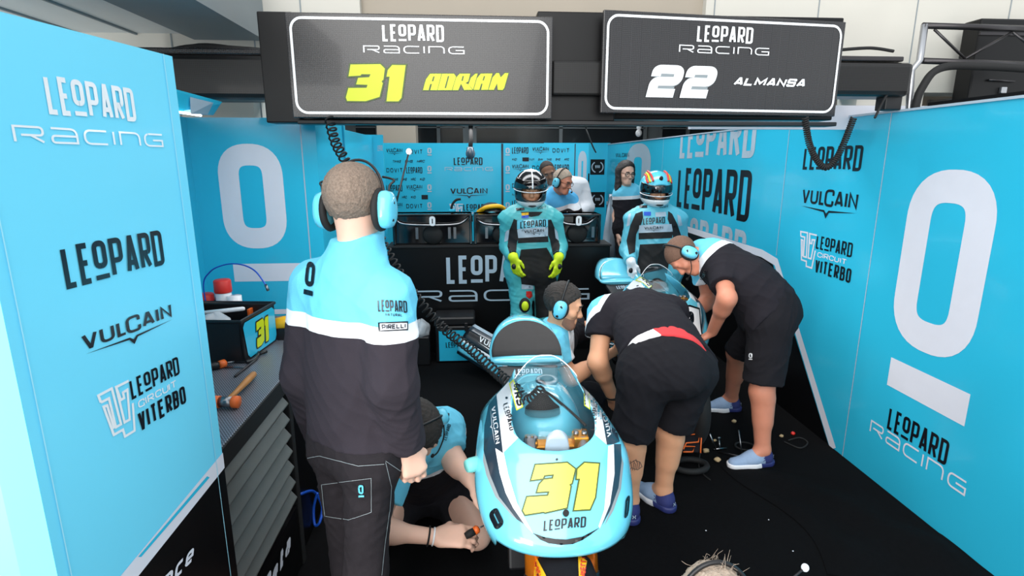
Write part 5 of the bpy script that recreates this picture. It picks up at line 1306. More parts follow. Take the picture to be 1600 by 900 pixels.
def z4(v):
    q = (v-np.array(p.nk))@np.array(-p.ta); s_ = (v-np.array(p.nk))@np.array(-p.tr)
    return np.clip((q+.30-1.15*np.clip(s_-.02,0,.3))/.5, 0, 1)
t4 = top(p, 't_shirt', o, teemat('tee_center', .17, .24), e=.022, f=.5, hem=-.082, zone=z4, seed=21, amp=.0022, freq=20, belly=.012)
s4 = bottoms(p, 'shorts', o, 'shorts_black', f=.9, e=.02, e2=.036, waist=.06, seed=22, amp=.0035, freq=20)
wb_ = [rc(p.pel.lerp(p.nk,.06), p.pel.lerp(p.nk,.34), .188*p.S, .184*p.S, k=.03, n=p.tf, sq=.76, cut=[(p.pel+p.ta*.2, p.ta),(p.pel+p.ta*.03,-p.ta)])]
ub = skinmesh('underwear', wb_, M('underwear', rough=.85, ramp=[(.36,(232,226,226)),(1,(214,58,62))], var=.04), o, .006, None, zone=lambda v: np.clip(((v-np.array(p.pel))@np.array(p.tr)+.25)/.5, 0, 1))
p.hair('hair', 'hair_dark', o)
for s_, td in (('L',(-.05,1)),('R',(-.55,.85))): shoe(p, s_, td, o, zf=0)
SB = bvh_of(o)
d = D2()
for k_ in range(5): d.line([(985+k_*3+2*math.sin(k_*2), 720+3*math.sin(k_*1.7)),(987+k_*3, 727+3*math.cos(k_)),(985+k_*3.2, 733+2*math.sin(k_))], 1.2)
d.line([(984,724),(992,719),(1000,722),(1003,729),(996,734),(987,731)], 1.1)
stick('tattoo', d, M('tattoo', (120,95,85), .6), SB, shoot_cam, o, 2, .0012)
b = MB(); w = p.wrL; b.tube([w+V((.036*math.cos(q),.036*math.sin(q),.0)) for q in np.linspace(0,6.28,20)[:-1]], .008, 8, closed=True); b.build('wristband', 'black_rubber', o)

# --- mechanic bending at the right
J = dict(pel=oY(1205,478,3.15), nk=oY(1108,398,3.46), hd=oY(1070,400,3.42), hf=(-.42,-.25,-.85), hu=(-.75,.35,.45),
  shL=oY(1128,418,3.25), shR=oY(1095,396,3.66), elL=oY(1136,466,3.05), wrL=oY(1113,518,3.22), elR=oY(1108,470,3.62), wrR=oY(1075,495,3.5),
  hipL=oY(1205,506,3.05), hipR=oY(1190,494,3.26), knL=oY(1190,612,3.0), knR=oY(1152,552,3.48), anL=oY(1190,715,2.97), anR=oY(1143,618,3.72))
J['anL'].z = .1; J['anR'].z = .1
p = Person(J, 1.1, 1.02); P5 = p
o = body(p, 'mechanic at the right partition bending over, cyan shoulder stripe and ear defenders', 'skin_red', [p.hand('L',(-.35,.5,-.6),(-.6,.3,.2),.6), p.hand('R',(-.5,-.1,-.6),(-.2,-.6,-.3),.6)], dict(L=(-1,-.2,0),R=(-1,.1,0)))
def z5(v): q = (v-np.array(p.nk))@np.array(-p.ta); return np.clip((q+.13+.0*v[:,0])/.5, 0, 1)
t5 = top(p, 't_shirt', o, teemat('tee_right', .30, .40), e=.022, f=.62, hem=.06, zone=z5, seed=31, amp=.0032, freq=20, belly=.03)
s5 = bottoms(p, 'shorts', o, 'shorts_black', f=.86, e=.026, e2=.044, waist=.07, seed=32, amp=.0035, freq=20)
p.hair('hair', 'hair_cropped', o, .006, line=(.07,.05), amp=.001)
headset(p, o, mic=True)
for s_, td in (('L',(-1,-.12)),('R',(-1,.05))): shoe(p, s_, td, o, zf=0)
TB = bvh_of(t5)
stick('lettering', px(word('HRC',1,.9,.24,.1), 1093,436, 1101,421, 1098,438), 'black_vinyl', TB, shoot_cam, t5, 2, .004)
stick('lettering', px(leopard(), 1082,427, 1093,408, 1078,423), 'black_vinyl', TB, shoot_cam, t5, 2, .004)
stick('shorts_emblem', px(ologo(), 1170.5,562, 1176,562, 1170.5,552), 'white_gloss', bvh_of(s5), shoot_cam, s5, 2, .004)

# --- kneeling mechanic behind the first motorcycle, in profile
J = dict(pel=oY(848,612,3.22), nk=oY(866,520,3.2), hd=oY(880,478,3.14), hf=(1,-.28,-.28), hu=(.2,.1,1),
  shR=oY(862,535,3.03), shL=oY(890,520,3.42), elR=oY(893,590,2.98), wrR=oY(952,553,3.06), elL=oY(935,508,3.38), wrL=oY(985,545,3.3),
  hipR=oY(850,618,3.12), hipL=oY(858,610,3.32), knR=oZ(925,618,.32), knL=oZ(935,590,.08), anR=oZ(922,665,.09), anL=oZ(850,580,.09))
p = Person(J, 1.0, 1.06); P3 = p
o = body(p, 'mechanic in cyan shirt and ear defenders kneeling in profile behind the bike seat', 'skin', [p.hand('R',(.8,.1,.2),(0,.6,.5),.6), p.hand('L',(.8,-.2,-.3),(0,-.6,.4),.5)], dict(L=(1,0,0),R=(1,0,0)))
def z3(v): 
    return np.clip((v[:,0]-.2)/.6, 0, 1)
t3 = top(p, 't_shirt', o, teemat('tee_kneel', .57, .65), e=.02, f=.6, hem=.1, zone=z3, seed=41, amp=.003, freq=22)
bottoms(p, 'trousers', o, 'shorts_black', f=1.95, e=.02, e2=.025, waist=.08, seed=42)
p.hair('hair', 'hair_dark', o, .010, line=(.062,.06), low=-.04, amp=.004, seed=8, back=-.08)
cu = [(p.P(0,0,-.04), nv(p.hu)-nv(p.hf)*.12)]
bd = skinmesh('beard', [el(p.P(0,.022,-.045), p.R_, (.0618*p.G,.0718*p.G,.0798*p.G), .03, cut=cu), rc(p.P(-.012,.072,-.094), p.P(.012,.072,-.094), .0232*p.G, .0232*p.G, .03, cut=cu)], M('stubble', (172,126,104), .8, var=.16, scale=220), o, .005)
headset(p, o); p.eyes(o)
stick('cup_emblem', px(ologo(), 860.5,492, 865,492, 860.5,483), 'black_vinyl', bvh_of([x for x in kids([y for y in kids(o) if y.name.startswith('headset')][0]) if x.name.startswith('ear_cup')][1]), shoot_cam, [y for y in kids(o) if y.name.startswith('headset')][0], 1, .002)
for s_, td in (('L',(1,.1)),('R',(1,0))): shoe(p, s_, td, o, ('black_plastic','x','black_rubber'), zf=0)

# --- mechanic kneeling at the left of the first motorcycle
J = dict(pel=oY(675,752,2.62), nk=oY(672,668,2.28), hd=oY(655,668,2.14), hf=(.35,-.35,-.9), hu=(.1,-.75,.5),
  shL=oY(697,675,2.36), shR=oY(628,712,2.14), elL=oY(710,722,2.24), wrL=oY(735,752,2.08), elR=oY(585,828,1.98), wrR=oY(682,839,1.99),
  hipL=oY(650,765,2.62), hipR=oY(700,772,2.6), knL=oZ(598,832,.09), knR=oZ(745,836,.09), anL=oZ(640,772,.08), anR=oZ(732,772,.08))
p = Person(J, 1.0, 1.0); P2 = p
hl, hr = p.hand('L',(.55,-.3,-.4),(.3,-.3,-.8),[.5,.6,.6,.6]), p.hand('R',(1,.06,-.04),(.1,.45,-.8),[.55,.75,.65,.6],thumb=.7,sc=1.18)
o = body(p, 'mechanic kneeling at the left of bike 31 holding a screwdriver, head bowed', 'skin_light', [hl, hr], dict(L=(-.3,1,0),R=(-.2,1,0)))
def z2(v): q = v-np.array(p.nk); return np.clip((q@np.array(-p.ta)+np.clip(np.abs(q@np.array(p.tr))-.15,0,1)*.5+.05)/.5, 0, 1)
t2 = top(p, 't_shirt', o, teemat('tee_left', .40, .46), e=.016, f=.62, hem=.1, zone=z2, seed=51)
bottoms(p, 'shorts', o, 'shorts_black', f=.88, e=.02, e2=.03, waist=.08, seed=52)
p.hair('hair', 'hair_dark', o, .014, seed=9); headset(p, o)
TB = bvh_of(t2)
stick('lettering', px(leopard(), 697,688, 704,664, 692,686), 'black_vinyl', TB, shoot_cam, t2, 2, .004)
b = MB(); w = p.wrR.lerp(p.elR,.05); ax_ = nv(p.wrR-p.elR); u_ = ax_.orthogonal().normalized(); v_ = ax_.cross(u_)
b.tube([w+(u_*math.cos(q)+v_*math.sin(q))*.033 for q in np.linspace(0,6.28,20)[:-1]], .004, 6, closed=True); b.build('bracelet', 'white_gloss', o)
b = MB(); w = p.wrR.lerp(p.elR,.13); b.tube([w+(u_*math.cos(q)+v_*math.sin(q))*.036 for q in np.linspace(0,6.28,20)[:-1]], .004, 6, closed=True); b.build('bracelet', 'black_rubber', o)
t = empty('held_screwdriver', oY(745,829,2.08), 'orange and black screwdriver in the kneeling mechanic\'s hand', 'screwdriver')
s0, s1, s2, s3 = oY(727,838,1.99), oY(741,830,2.0), oY(748,825,2.01), oY(764,817,2.05)
b = MB(); b.tube([s0,s0.lerp(s1,.5),s1], [.013,.016,.015], 12); b.build('handle', 'black_rubber', t)
b = MB(); b.tube([s1,s1.lerp(s2,.7),s2], [.016,.017,.010], 12); b.build('collar', 'orange', t)
b = MB(); b.tube([s2,s3], .003, 8); b.build('shaft', 'steel', t)
for s_ in 'LR': shoe(p, s_, (-.2,1), o, ('shoe_navy','x','white_gloss'), zf=.0)

# --- riders
def rider(cxp, Yd, label, kind, arms):
    q = lambda x, y, dy=0: oY(x, y, Yd+dy)
    hd = q(cxp, 298); f = V((0,-1,-.12))
    J = dict(pel=q(cxp+1,412), nk=q(cxp,331), hd=hd, hf=f, hu=(0,-.1,1), shR=q(cxp-33,343,-.0), shL=q(cxp+34,343,-.0), **arms(q),
      hipR=q(cxp-16,424), hipL=q(cxp+19,424), knR=q(cxp-14,494,-.04), knL=q(cxp+24,490,.03), anR=q(cxp-18,560), anL=q(cxp+28,560))
    J['anR'].z = .1; J['anL'].z = .1
    p = Person(J, 1.03, 1.0); p.tf = nv(p.tf if p.tf.y < 0 else -p.tf)
    o = body(p, label, 'skin', [], dict(L=(.3,-1,0),R=(-.3,-1,0)))
    pr = p.torso(.022, .045)
    for s_ in 'LR': pr += p.arm(s_, .020, 1.95, r=(.056,.046,.034)); pr += p.leg(s_, .018, 1.97, e2=.02)
    for s_ in 'LR':
        kk = getattr(p,'kn'+s_); pr += [el(kk+p.tf*.05-p.ta*.02, Matrix.Identity(3), (.05,.045,.085), .03), el(getattr(p,'sh'+s_)+(p.tr if s_=='R' else -p.tr)*.045+V((0,0,.015)), Matrix.Identity(3), (.045,.05,.04), .03)]
    su = skinmesh('racing_suit', pr, M('suit_cyan' if kind else 'suit_teal', (104,200,222) if kind else (84,190,196), .42, var=.06, scale=20, coat=.15), o, .008, (.003, 20, 60+kind))
    skinmesh('neck_collar', [rc(p.nk-p.ta*.05, p.nk+p.ta*.045, .098, .078, k=.02), rc(p.nk-p.ta*.09+p.tf*.05, p.nk+p.tf*.03, .05, .07, k=.03)], 'black_rubber', su, .007)
    return p, o, su
def glove(p, o, side, d, pn, mat, curl=.5):
    g = Person.hand(p, side, d, pn, curl, sc=1.02, r0=.0115, k=.008); w = getattr(p,'wr'+side); e = getattr(p,'el'+side)
    g += [rc(w.lerp(e,.22), w, .05, .038, k=.015, cut=[(w.lerp(e,.22), e-w)])]
    gl = skinmesh('glove', g, mat, o, .0055); b = MB(); dd = nv(d); n = nv(V(pn)*-1); b.ell(w+dd*.07+n*.016, (.02,.01,.022)); b.build('knuckle_guard', 'black_plastic', gl)
    return gl
def boot(p, o, side, toe): return shoe(p, side, toe, o, ('white_gloss','x','black_rubber'), zf=0, name='boot')
def helmet(p, o, kind):
    P_, R_ = p.P, p.R_; f, u = nv(p.hf), nv(p.hu)
    sh = [el(P_(0,-.005,.03), R_, (.130,.152,.135), .01), el(P_(0,.062,-.062), R_, (.098,.098,.062), .03), el(P_(0,.0,-.05), R_, (.118,.12,.075), .03),
          el(P_(0,.165,.012 if kind else .005), R_, (.105,.085,.058), .01, '-'), el(P_(0,.03,0), R_, (.098,.115,.115), .008, '-'), el(P_(0,-.0,-.16), R_, (.11,.12,.07), .015, '-')]
    z = lambda v: np.clip(((v-np.array(P_(0,0,0)))@np.array(u)+.15)/.35, 0, 1)
    m = M('helmet_cyan', rough=.2, coat=.6, var=.01, ramp=[(.27,(236,238,240)),(.40,(30,32,36)),(1,(96,204,230))]) if kind else M('helmet_dark', rough=.2, coat=.6, var=.01, ramp=[(.24,(238,240,242)),(.30,(26,28,32)),(.86,(22,24,28)),(1,(214,222,226))])
    h_ = skinmesh('helmet', sh, m, o, .005, zone=z)
    lo_, hi_ = (-.012,.078) if kind else (.022,.112)
    vs = [el(P_(0,-.003,.03), R_, (.133,.157,.139), .01, cut=[(P_(0,0,hi_), u+f*.12),(P_(0,0,lo_), -u+f*.08),(P_(0,.005,0), -f)]), el(P_(0,-.005,.03), R_, (.128,.15,.133), .004, '-')]
    vz = skinmesh('visor', vs, 'visor_dark', h_, .0035)
    b = MB(); b.tube([P_(.134*math.sin(a)*1.0, .158*math.cos(a)*.985-.002, lo_+.001-.010*math.cos(a)*1.2) for a in np.linspace(-1.45,1.45,24)], .0035, 6); b.build('visor_trim', 'white_gloss', vz)
    b = MB(); b.tube(cat([P_(-.05,.115,-.085), P_(0,.153,-.092), P_(.05,.115,-.085)], 8), .008, 6); b.build('chin_vent', 'black_plastic', h_)
    if kind:
        for s_ in (-1, 1):
            for j, (mt, dx) in enumerate((('red',0),('yellow_num',.018),('red',.034))):
                b = MB(); b.tube(cat([P_(s_*(.062+dx),.115-dx*.7,.095-dx*.5), P_(s_*(.066+dx),.085-dx,.125-dx*.6), P_(s_*(.07+dx*.7),.03,.148-dx*.7), P_(s_*(.07+dx*.6),-.03,.155-dx*.8)], 5), .009, 6); b.build('flame_stripe', mt, h_)
        b = MB(); b.ell(P_(0,.115,.118), (.016,.012,.02), R_); b.build('front_emblem', 'black_plastic', h_)
    else:
        b = MB(); b.tube(cat([P_(0,.156,.04), P_(0,.132,.1), P_(0,.07,.152), P_(0,0,.166)], 6), .006, 6); b.build('centre_stripe', 'white_gloss', h_)
    return h_
def armsA(q): return dict(elR=q(794,385,.02), wrR=q(802,402,-.16), elL=q(873,385,.02), wrL=q(873,402,-.16))
p, o, su = rider(829, 4.4, 'rider in teal racing suit with yellow gloves and raised dark visor', 0, armsA); P6 = p
p.eyes(o); helmet(p, o, 0)
glove(p, o, 'R', (.22,-.16,-1), (.5,.6,0), 'yellow_glove'); glove(p, o, 'L', (-.1,-.16,-1), (-.5,.6,0), 'yellow_glove')
SBV = bvh_of(su)
def sdec(name, d, mat, step=2.2, eps=.003):
    if isinstance(d, list): return [sdec(name, pp(q), mat, step, eps) for q in d]
    return stick(name, d, mat, SBV, shoot_cam, su, step, eps)
sdec('dark_leather', [[(813,331),(848,331),(842,337),(830,339),(818,336)],[(803,342),(814,347),(815,362),(808,378),(806,398),(798,402),(793,385),(796,360)],[(852,344),(861,343),(869,362),(875,384),(872,401),(864,398),(859,374),(852,358)],
   [(810,371),(856,369),(857,378),(809,380)],[(814,390),(854,387),(863,402),(871,445),(869,492),(838,498),(835,446),(815,444),(810,410)]], 'black_rubber')
sdec('pale_leather', [[(808,358),(856,354),(856,369),(810,372)],[(790,362),(796,358),(794,376),(788,378)],[(866,356),(871,362),(873,376),(868,372)],[(815,444),(833,446),(833,452),(815,452)]], 'grey_vinyl', eps=.0035)
sdec('pale_leather', [[(808,344),(856,342),(856,355),(808,358)]], 'cyan_gloss', eps=.0034)
sdec('lettering', px(leopard(), 813,357, 853,354, 813,346), 'black_vinyl', 1.4, .005)
sdec('lettering', px(vulcain(), 819,368, 850,366, 819,359), 'black_vinyl', 1.4, .005)
sdec('chest_badge', pp([(806,325.5),(819,324.5),(820,328.5),(807,329.5)]), 'black_vinyl', 1.5, .004)
sdec('chest_badge', pp([(815,333),(826,332),(826,336),(815,337)]), 'tag_yellow', 1.5, .004); sdec('chest_badge', pp([(815,337),(826,336),(826,341),(815,341)]), 'blue_cable', 1.5, .004)
sdec('lettering', px(word('DOVIT',1,.9,.2,.2), 840,327, 853,326, 840,323), 'black_vinyl', 1.2, .004)
sdec('knee_mark', pp([(822,455),(830,455),(832,463),(827,467),(822,463)]), 'red', 2, .004)
b = MB(); k_ = oY(820,477,4.24); b.ell(k_, (.045,.035,.06)); b.build('knee_slider', 'black_rubber', su)
b = MB(); b.ell(k_+V((0,-.012,0)), (.032,.032,.044)); b.build('knee_puck', 'yellow_glove', su)
boot(p, o, 'R', (-.3,-1)); boot(p, o, 'L', (.3,-1))
def armsB(q): return dict(elR=q(981,390,.0), wrR=q(986,409,-.16), elL=q(1064,392,.08), wrL=q(1052,412,.18))
p, o, su = rider(1024, 4.6, 'rider in light blue racing suit with red and yellow flame helmet', 1, armsB); P7 = p
p.eyes(o); helmet(p, o, 1)
glove(p, o, 'R', (.1,-.15,-1), (.5,.6,0), 'white_gloss'); glove(p, o, 'L', (-.3,.3,-1), (-.5,.6,0), 'white_gloss')
SBV = bvh_of(su)
sdec('dark_leather', [[(1004,330),(1005,340),(1002,350),(994,366),(992,394),(983,398),(979,376),(985,352),(993,334)],[(1044,330),(1050,334),(1058,350),(1064,368),(1060,378),(1052,374),(1049,358),(1043,342)],
   [(998,364),(1051,362),(1050,372),(998,374)],[(1000,382),(1042,380),(1046,405),(1040,440),(1000,440),(996,410)]], 'black_rubber')
sdec('pale_leather', [[(999,352),(1049,350),(1051,362),(998,364)],[(982,335),(986,333),(984,352),(979,354)],[(1058,335),(1063,338),(1066,352),(1060,354)],[(1024,332),(1040,331),(1041,338),(1024,339)]], 'grey_vinyl', eps=.0035)
sdec('lettering', px(leopard(), 1005,351, 1039,349, 1005,341), 'black_vinyl', 1.4, .005)
sdec('lettering', px(vulcain(), 1007,362, 1036,361, 1007,354), 'black_vinyl', 1.4, .005)
sdec('chest_badge', pp([(999,321),(1011,321),(1011,325),(999,325)]), 'black_vinyl', 1.5, .004); sdec('chest_badge', pp([(1006,331),(1017,331),(1017,337),(1006,337)]), 'blue_cable', 1.5, .004)
sdec('lettering', px(word('DOVIT',1,.9,.2,.2), 1031,325, 1044,325, 1031,321.5), 'black_vinyl', 1.2, .004)
boot(p, o, 'R', (-.3,-1)); boot(p, o, 'L', (.3,-1))

# --- woman by the right partition
q = lambda x, y, dy=0: oY(x, y, 5.9+dy)
J = dict(pel=q(981,352), nk=q(981,293), hd=q(978,271,-.05), hf=(.25,-1,-.15), hu=(.05,-.05,1), shR=q(967,302,-.05), shL=q(999,303,.05), elR=q(963,337,.03), wrR=q(966,365,-.05), elL=q(1003,338,.1), wrL=q(1000,362,.0),
  hipR=q(972,360), hipL=q(988,360), knR=q(973,412,-.03), knL=q(988,412), anR=q(974,465), anL=q(988,465))
J['anR'].z = .09; J['anL'].z = .09
p = Person(J, .86, .97)
o = body(p, 'woman in cyan and black t-shirt and round glasses standing by the right partition', 'skin_light', [p.hand('R',(0,0,-1),(.6,0,0),.4), p.hand('L',(0,0,-1),(-.6,0,0),.4)], dict(L=(.2,-1,0),R=(0,-1,0)), h=.007)
top(p, 't_shirt', o, teemat('tee_woman', .26, .33), e=.012, f=.6, hem=.08, zone=teezone(p), seed=71, h=.008)
bottoms(p, 'trousers', o, 'shorts_black', f=1.97, e=.012, e2=.02, waist=.12, seed=72, h=.008)
lh = lambda P_, R_: [rc(P_(s_*.07,-.025,.02), P_(s_*.085,.02 if s_ < 0 else .03,-.22), .042, .03, k=.03) for s_ in (-1,1)]+[rc(P_(0,-.07,.0), P_(0,-.075,-.22), .075, .06, k=.04)]
p.hair('hair', 'hair_black', o, .016, line=(.055,.07), low=-.05, back=-.5, long=lh, h=.006, amp=.003)
p.eyes(o)
b = MB()
for s_ in (-1,1): b.tube([p.P(s_*.033+.025*math.cos(a),.106-.01*abs(math.cos(a)),.004+.023*math.sin(a)) for a in np.linspace(0,6.28,18)[:-1]], .0028, 6, closed=True); b.tube([p.P(s_*.058,.098,.008), p.P(s_*.08,.0,.012)], .002, 6)
b.tube([p.P(-.01,.108,.008), p.P(.01,.108,.008)], .0025, 6); b.build('glasses', 'black_plastic', o)
for s_ in 'LR': shoe(p, s_, (.1,-1), o, ('black_plastic','x','white_gloss'), zf=0)

# --- man with glasses and ear defenders leaning at the counter; man in a white pullover behind him
q = lambda x, y, dy=0: oY(x, y, 5.78+dy)
J = dict(pel=q(868,372,.25), nk=q(868,303,.02), hd=q(879,284,-.08), hf=(.75,-.75,-.35), hu=(.2,-.15,1), shR=q(844,314,-.05), shL=q(893,312,.1), elR=q(850,345,-.2), wrR=q(873,336,-.3), elL=q(903,345,-.05), wrL=q(893,337,-.26),
  hipR=q(858,380,.2), hipL=q(880,380,.25), knR=q(860,440,.1), knL=q(882,440,.15), anR=q(860,500,.2), anL=q(884,500,.2))
J['anR'].z = .09; J['anL'].z = .09
p = Person(J, 1.0, .98)
o = body(p, 'man with glasses and cyan ear defenders leaning on the counter beside rider 31', 'skin_red', [p.hand('R',(1,-.1,.1),(0,-.2,-1),.5), p.hand('L',(-1,-.2,.1),(0,-.2,-1),.5)], dict(L=(0,-1,0),R=(0,-1,0)), h=.007)
top(p, 'polo_shirt', o, M('polo_cyan', rough=.9, var=.05, scale=30, bump=.3, bscale=380, ramp=[(.27,(86,180,232)),(.36,(232,234,238)),(1,BKC)]), e=.016, f=.7, hem=.1, zone=teezone(p), seed=81, h=.008)
bottoms(p, 'trousers', o, 'shorts_black', f=1.97, e=.014, e2=.02, waist=.1, seed=82, h=.009)
p.hair('hair', 'hair_grey', o, .009, line=(.055,.06), amp=.002); headset(p, o); p.eyes(o)
b = MB()
for s_ in (-1,1): b.tube([p.P(s_*.033+.024*math.cos(a),.108-.01*abs(math.cos(a)),.004+.018*math.sin(a)) for a in np.linspace(0,6.28,16)[:-1]], .0022, 6, closed=True); b.tube([p.P(s_*.057,.1,.008), p.P(s_*.08,.0,.01)], .002, 6)
b.build('glasses', 'steel_dark', o)
for s_ in 'LR': shoe(p, s_, (.1,-1), o, ('black_plastic','x','black_rubber'), zf=0)
q = lambda x, y, dy=0: oY(x, y, 6.15+dy)
J = dict(pel=q(910,352,.1), nk=q(880,285,0), hd=q(856,270,-.1), hf=(.1,-1,-.3), hu=(-.25,-.1,1), shR=q(868,297,-.1), shL=q(908,290,.1), elR=q(875,330,-.2), wrR=q(895,333,-.35), elL=q(917,325,.05), wrL=q(902,334,-.25),
  hipR=q(902,362,.1), hipL=q(922,362,.15), knR=q(905,415,.05), knL=q(924,415,.1), anR=q(905,470,.1), anL=q(926,470,.1))
J['anR'].z = .09; J['anL'].z = .09
p = Person(J, .98, .98)
o = body(p, 'man in a white pullover leaning forward behind the man with glasses', 'skin_dark', [p.hand('R',(1,-.1,.0),(0,-.2,-1),.5), p.hand('L',(-1,-.2,.0),(0,-.2,-1),.5)], dict(L=(0,-1,0),R=(0,-1,0)), h=.007)
top(p, 'pullover', o, M('pullover', (222,224,230), .9, var=.04, bump=.3, bscale=300), e=.022, f=1.9, hem=.1, seed=91, h=.008, r=(.066,.06,.046), amp=.002)
bottoms(p, 'trousers', o, 'shorts_black', f=1.97, e=.014, e2=.02, waist=.1, seed=92, h=.009)
p.hair('hair', 'hair_dark', o, .003, line=(.03,.06), amp=.0005); p.eyes(o)
for s_ in 'LR': shoe(p, s_, (0,-1), o, ('black_plastic','x','black_rubber'), zf=0)

# --- crouching person at the lower edge, only the top of the head in the frame
hd = oY(1114,960,1.05); fx, fy = hd.x, hd.y
J = dict(pel=(fx-.05,fy-.35,.28), nk=(fx-.01,fy-.08,hd.z-.16), hd=hd, hf=(0,1,-.15), hu=(0,.1,1), shR=(fx+.18,fy-.09,hd.z-.22), shL=(fx-.2,fy-.09,hd.z-.22), elR=(fx+.22,fy+.1,hd.z-.42), wrR=(fx+.1,fy+.28,hd.z-.38), elL=(fx-.24,fy+.1,hd.z-.42), wrL=(fx-.1,fy+.28,hd.z-.38),
  hipR=(fx+.05,fy-.33,.24), hipL=(fx-.15,fy-.33,.24), knR=(fx+.12,fy+.05,.42), knL=(fx-.2,fy+.05,.42), anR=(fx+.12,fy-.1,.09), anL=(fx-.2,fy-.1,.09))
p = Person(J, .98, .92)
o = body(p, 'crouching person at the lower edge, only the head with ear defender band showing', 'skin_light', [p.hand('R',(-.5,.8,0),(0,0,-1),.5), p.hand('L',(.5,.8,0),(0,0,-1),.5)], dict(L=(0,1,0),R=(0,1,0)), h=.0075)
top(p, 't_shirt', o, teemat('tee_front', .44, .56), zone=teezone(p), seed=95, h=.009)
bottoms(p, 'trousers', o, 'shorts_black', f=1.97, e=.014, e2=.02, seed=96, h=.009)
p.hair('hair', 'hair_grey', o, .006, line=(.06,.05), amp=.003, low=-.05, h=.005)
rs = np.random.default_rng(5); b = MB()
for i in range(120):
    a, r_ = rs.uniform(0,6.28), rs.uniform(.2,1); q0 = p.P(.08*math.cos(a)*r_, -.01+.1*math.sin(a)*r_, .035+.09*math.sqrt(max(0,1-r_*r_))); e = V(rs.normal(size=3))*.008+V((.004,0,.006)); b.tube([q0, q0+e, q0+e*1.5+V(rs.normal(size=3))*.008], [.0006,.0005,.0003], 4)
tag(b.build('loose_hair', 'hair_grey', o), kind='stuff')
headset(p, o, cup='headset_cyan', antenna=oY(1258,887,1.1), over=.0)
for s_ in 'LR': shoe(p, s_, (0,1), o, ('black_plastic','x','black_rubber'), zf=0)
# ---------------------------------------------------------------- cables, cases and what lies on the floor
t = empty('coiled_cable', oY(515,190,2.72), 'long black coiled cable running from the gantry to the tank of bike 31', 'cable')
path = [oY(515,186,2.72),oY(524,222,2.66),oY(543,258,2.6),oY(575,330,2.6),oY(603,390,2.6),oY(640,450,2.62),oY(690,510,2.62),oY(735,545,2.45),oY(775,582,2.25),oY(800,602,2.12),oY(825,625,1.98),V((BX-.02,1.88,.99))]
b = MB(); b.tube(coil(path, .021, 34, 10), .0046, 6); b.build('coil', 'black_rubber', t)
b = MB(); b.tube(cat([path[-1],V((BX+.0,1.82,1.0)),V((BX+.05,1.74,.98)),V((BX+.1,1.675,.95))]), .005, 6); b.build('lead', 'black_rubber', t)
b = MB(); b.tube(coil([oY(1258,184,2.8),oY(1264,222,2.8),oY(1275,248,2.8),oY(1290,262,2.8),oY(1305,250,2.8),oY(1318,225,2.8),oY(1334,184,2.8)], .0125, 95, 8), .0048, 6); tag(b.build('coiled_cable', 'black_rubber'), 'black coiled cable hanging in a loop below the right sign board', 'cable')
t = empty('hanging_plug', oY(735,192,2.9), 'black cord with cyan ringed plug hanging below the left sign board', 'plug')
b = MB(); b.tube([oY(735,186,2.9),oY(736,215,2.9),oY(735,232,2.9)], .011, 10); b.build('cord', 'black_rubber', t)
b = MB(); b.lathe(oY(735,247,2.9),(0,0,1),[(.012,0),(.018,.005),(.018,.05),(.012,.055)],12); b.tube([oY(735,240,2.9)+V((.019*math.cos(a),0,.024*math.sin(a))) for a in np.linspace(0,6.28,16)[:-1]], .005, 6, closed=True); b.build('plug_body', 'navy_line', t)
b = MB(); b.tube(cat([oY(912,186,2.9),oY(917,205,2.9),oY(926,228,3.0),oY(931,238,3.1)]), .004, 6); tag(b.build('thin_cable', 'black_rubber'), 'thin black cable dangling between the two sign boards', 'cable')
b = MB(); b.tube(cat([oY(1391,140,2.93),oY(1380,158,2.9),oY(1367,184,2.85)]), .006, 6); tag(b.build('thin_cable', 'black_rubber'), 'thin black cable slanting from the gantry bracket to the right partition', 'cable')
# tool case standing before the counter
def box_at(x0, y0, x1, y1, Y, d, zmin=None):
    a, c = oY(x0,y0,Y), oY(x1,y1,Y); return V((a.x,Y,c.z if zmin is None else zmin)), V((c.x,Y+d,a.z))
lo, hi = box_at(680,510,742,547,4.86,.25,.0)
t = empty('tool_case', ((lo.x+hi.x)/2,4.98,0), 'black lidded tool case with cyan team panel before the counter', 'tool case')
b = MB(); b.bb(lo,(hi.x,hi.y,hi.z)); b.build('body', 'black_plastic', t, bevel=.015)
b = MB(); b.bb((lo.x-.008,lo.y-.008,hi.z),(hi.x+.008,hi.y+.008,hi.z+.085)); b.build('lid', 'black_plastic', t, bevel=.018)
d = D2(); w, h = hi.x-lo.x, hi.z-lo.z
d.poly([(.03,.02),(w-.06,.02),(w-.03,.06),(w-.03,h-.04),(.03,h-.04)]); art('front_panel', d, 'cyan_panel', lo, (1,0,0), (0,0,1), t, .004)
art('lettering', leopard().fit(.09,h*.42,w=w*.5), 'black_vinyl', lo, (1,0,0), (0,0,1), t, .006)
for x in (.07, w-.09): b = MB(); b.bb((lo.x+x,lo.y-.014,hi.z-.05),(lo.x+x+.03,lo.y+.0,hi.z+.03)); b.build('latch', 'steel_dark', t, bevel=.004)
lo, hi = box_at(641,527,672,560,4.8,.22,0)
t = empty('waste_bin', ((lo.x+hi.x)/2,4.9,0), 'black bin with a pale plastic liner beside the tool case', 'bin')
b = MB(); b.bb(lo, hi); b.build('body', 'black_plastic', t, bevel=.012)
blob('liner', (lo.x*.5+hi.x*.5,4.9,hi.z+.04), ((hi.x-lo.x)*.5,.11,.09), 'clear_plastic', None, None, seed=6, amp=.2, parent=t)
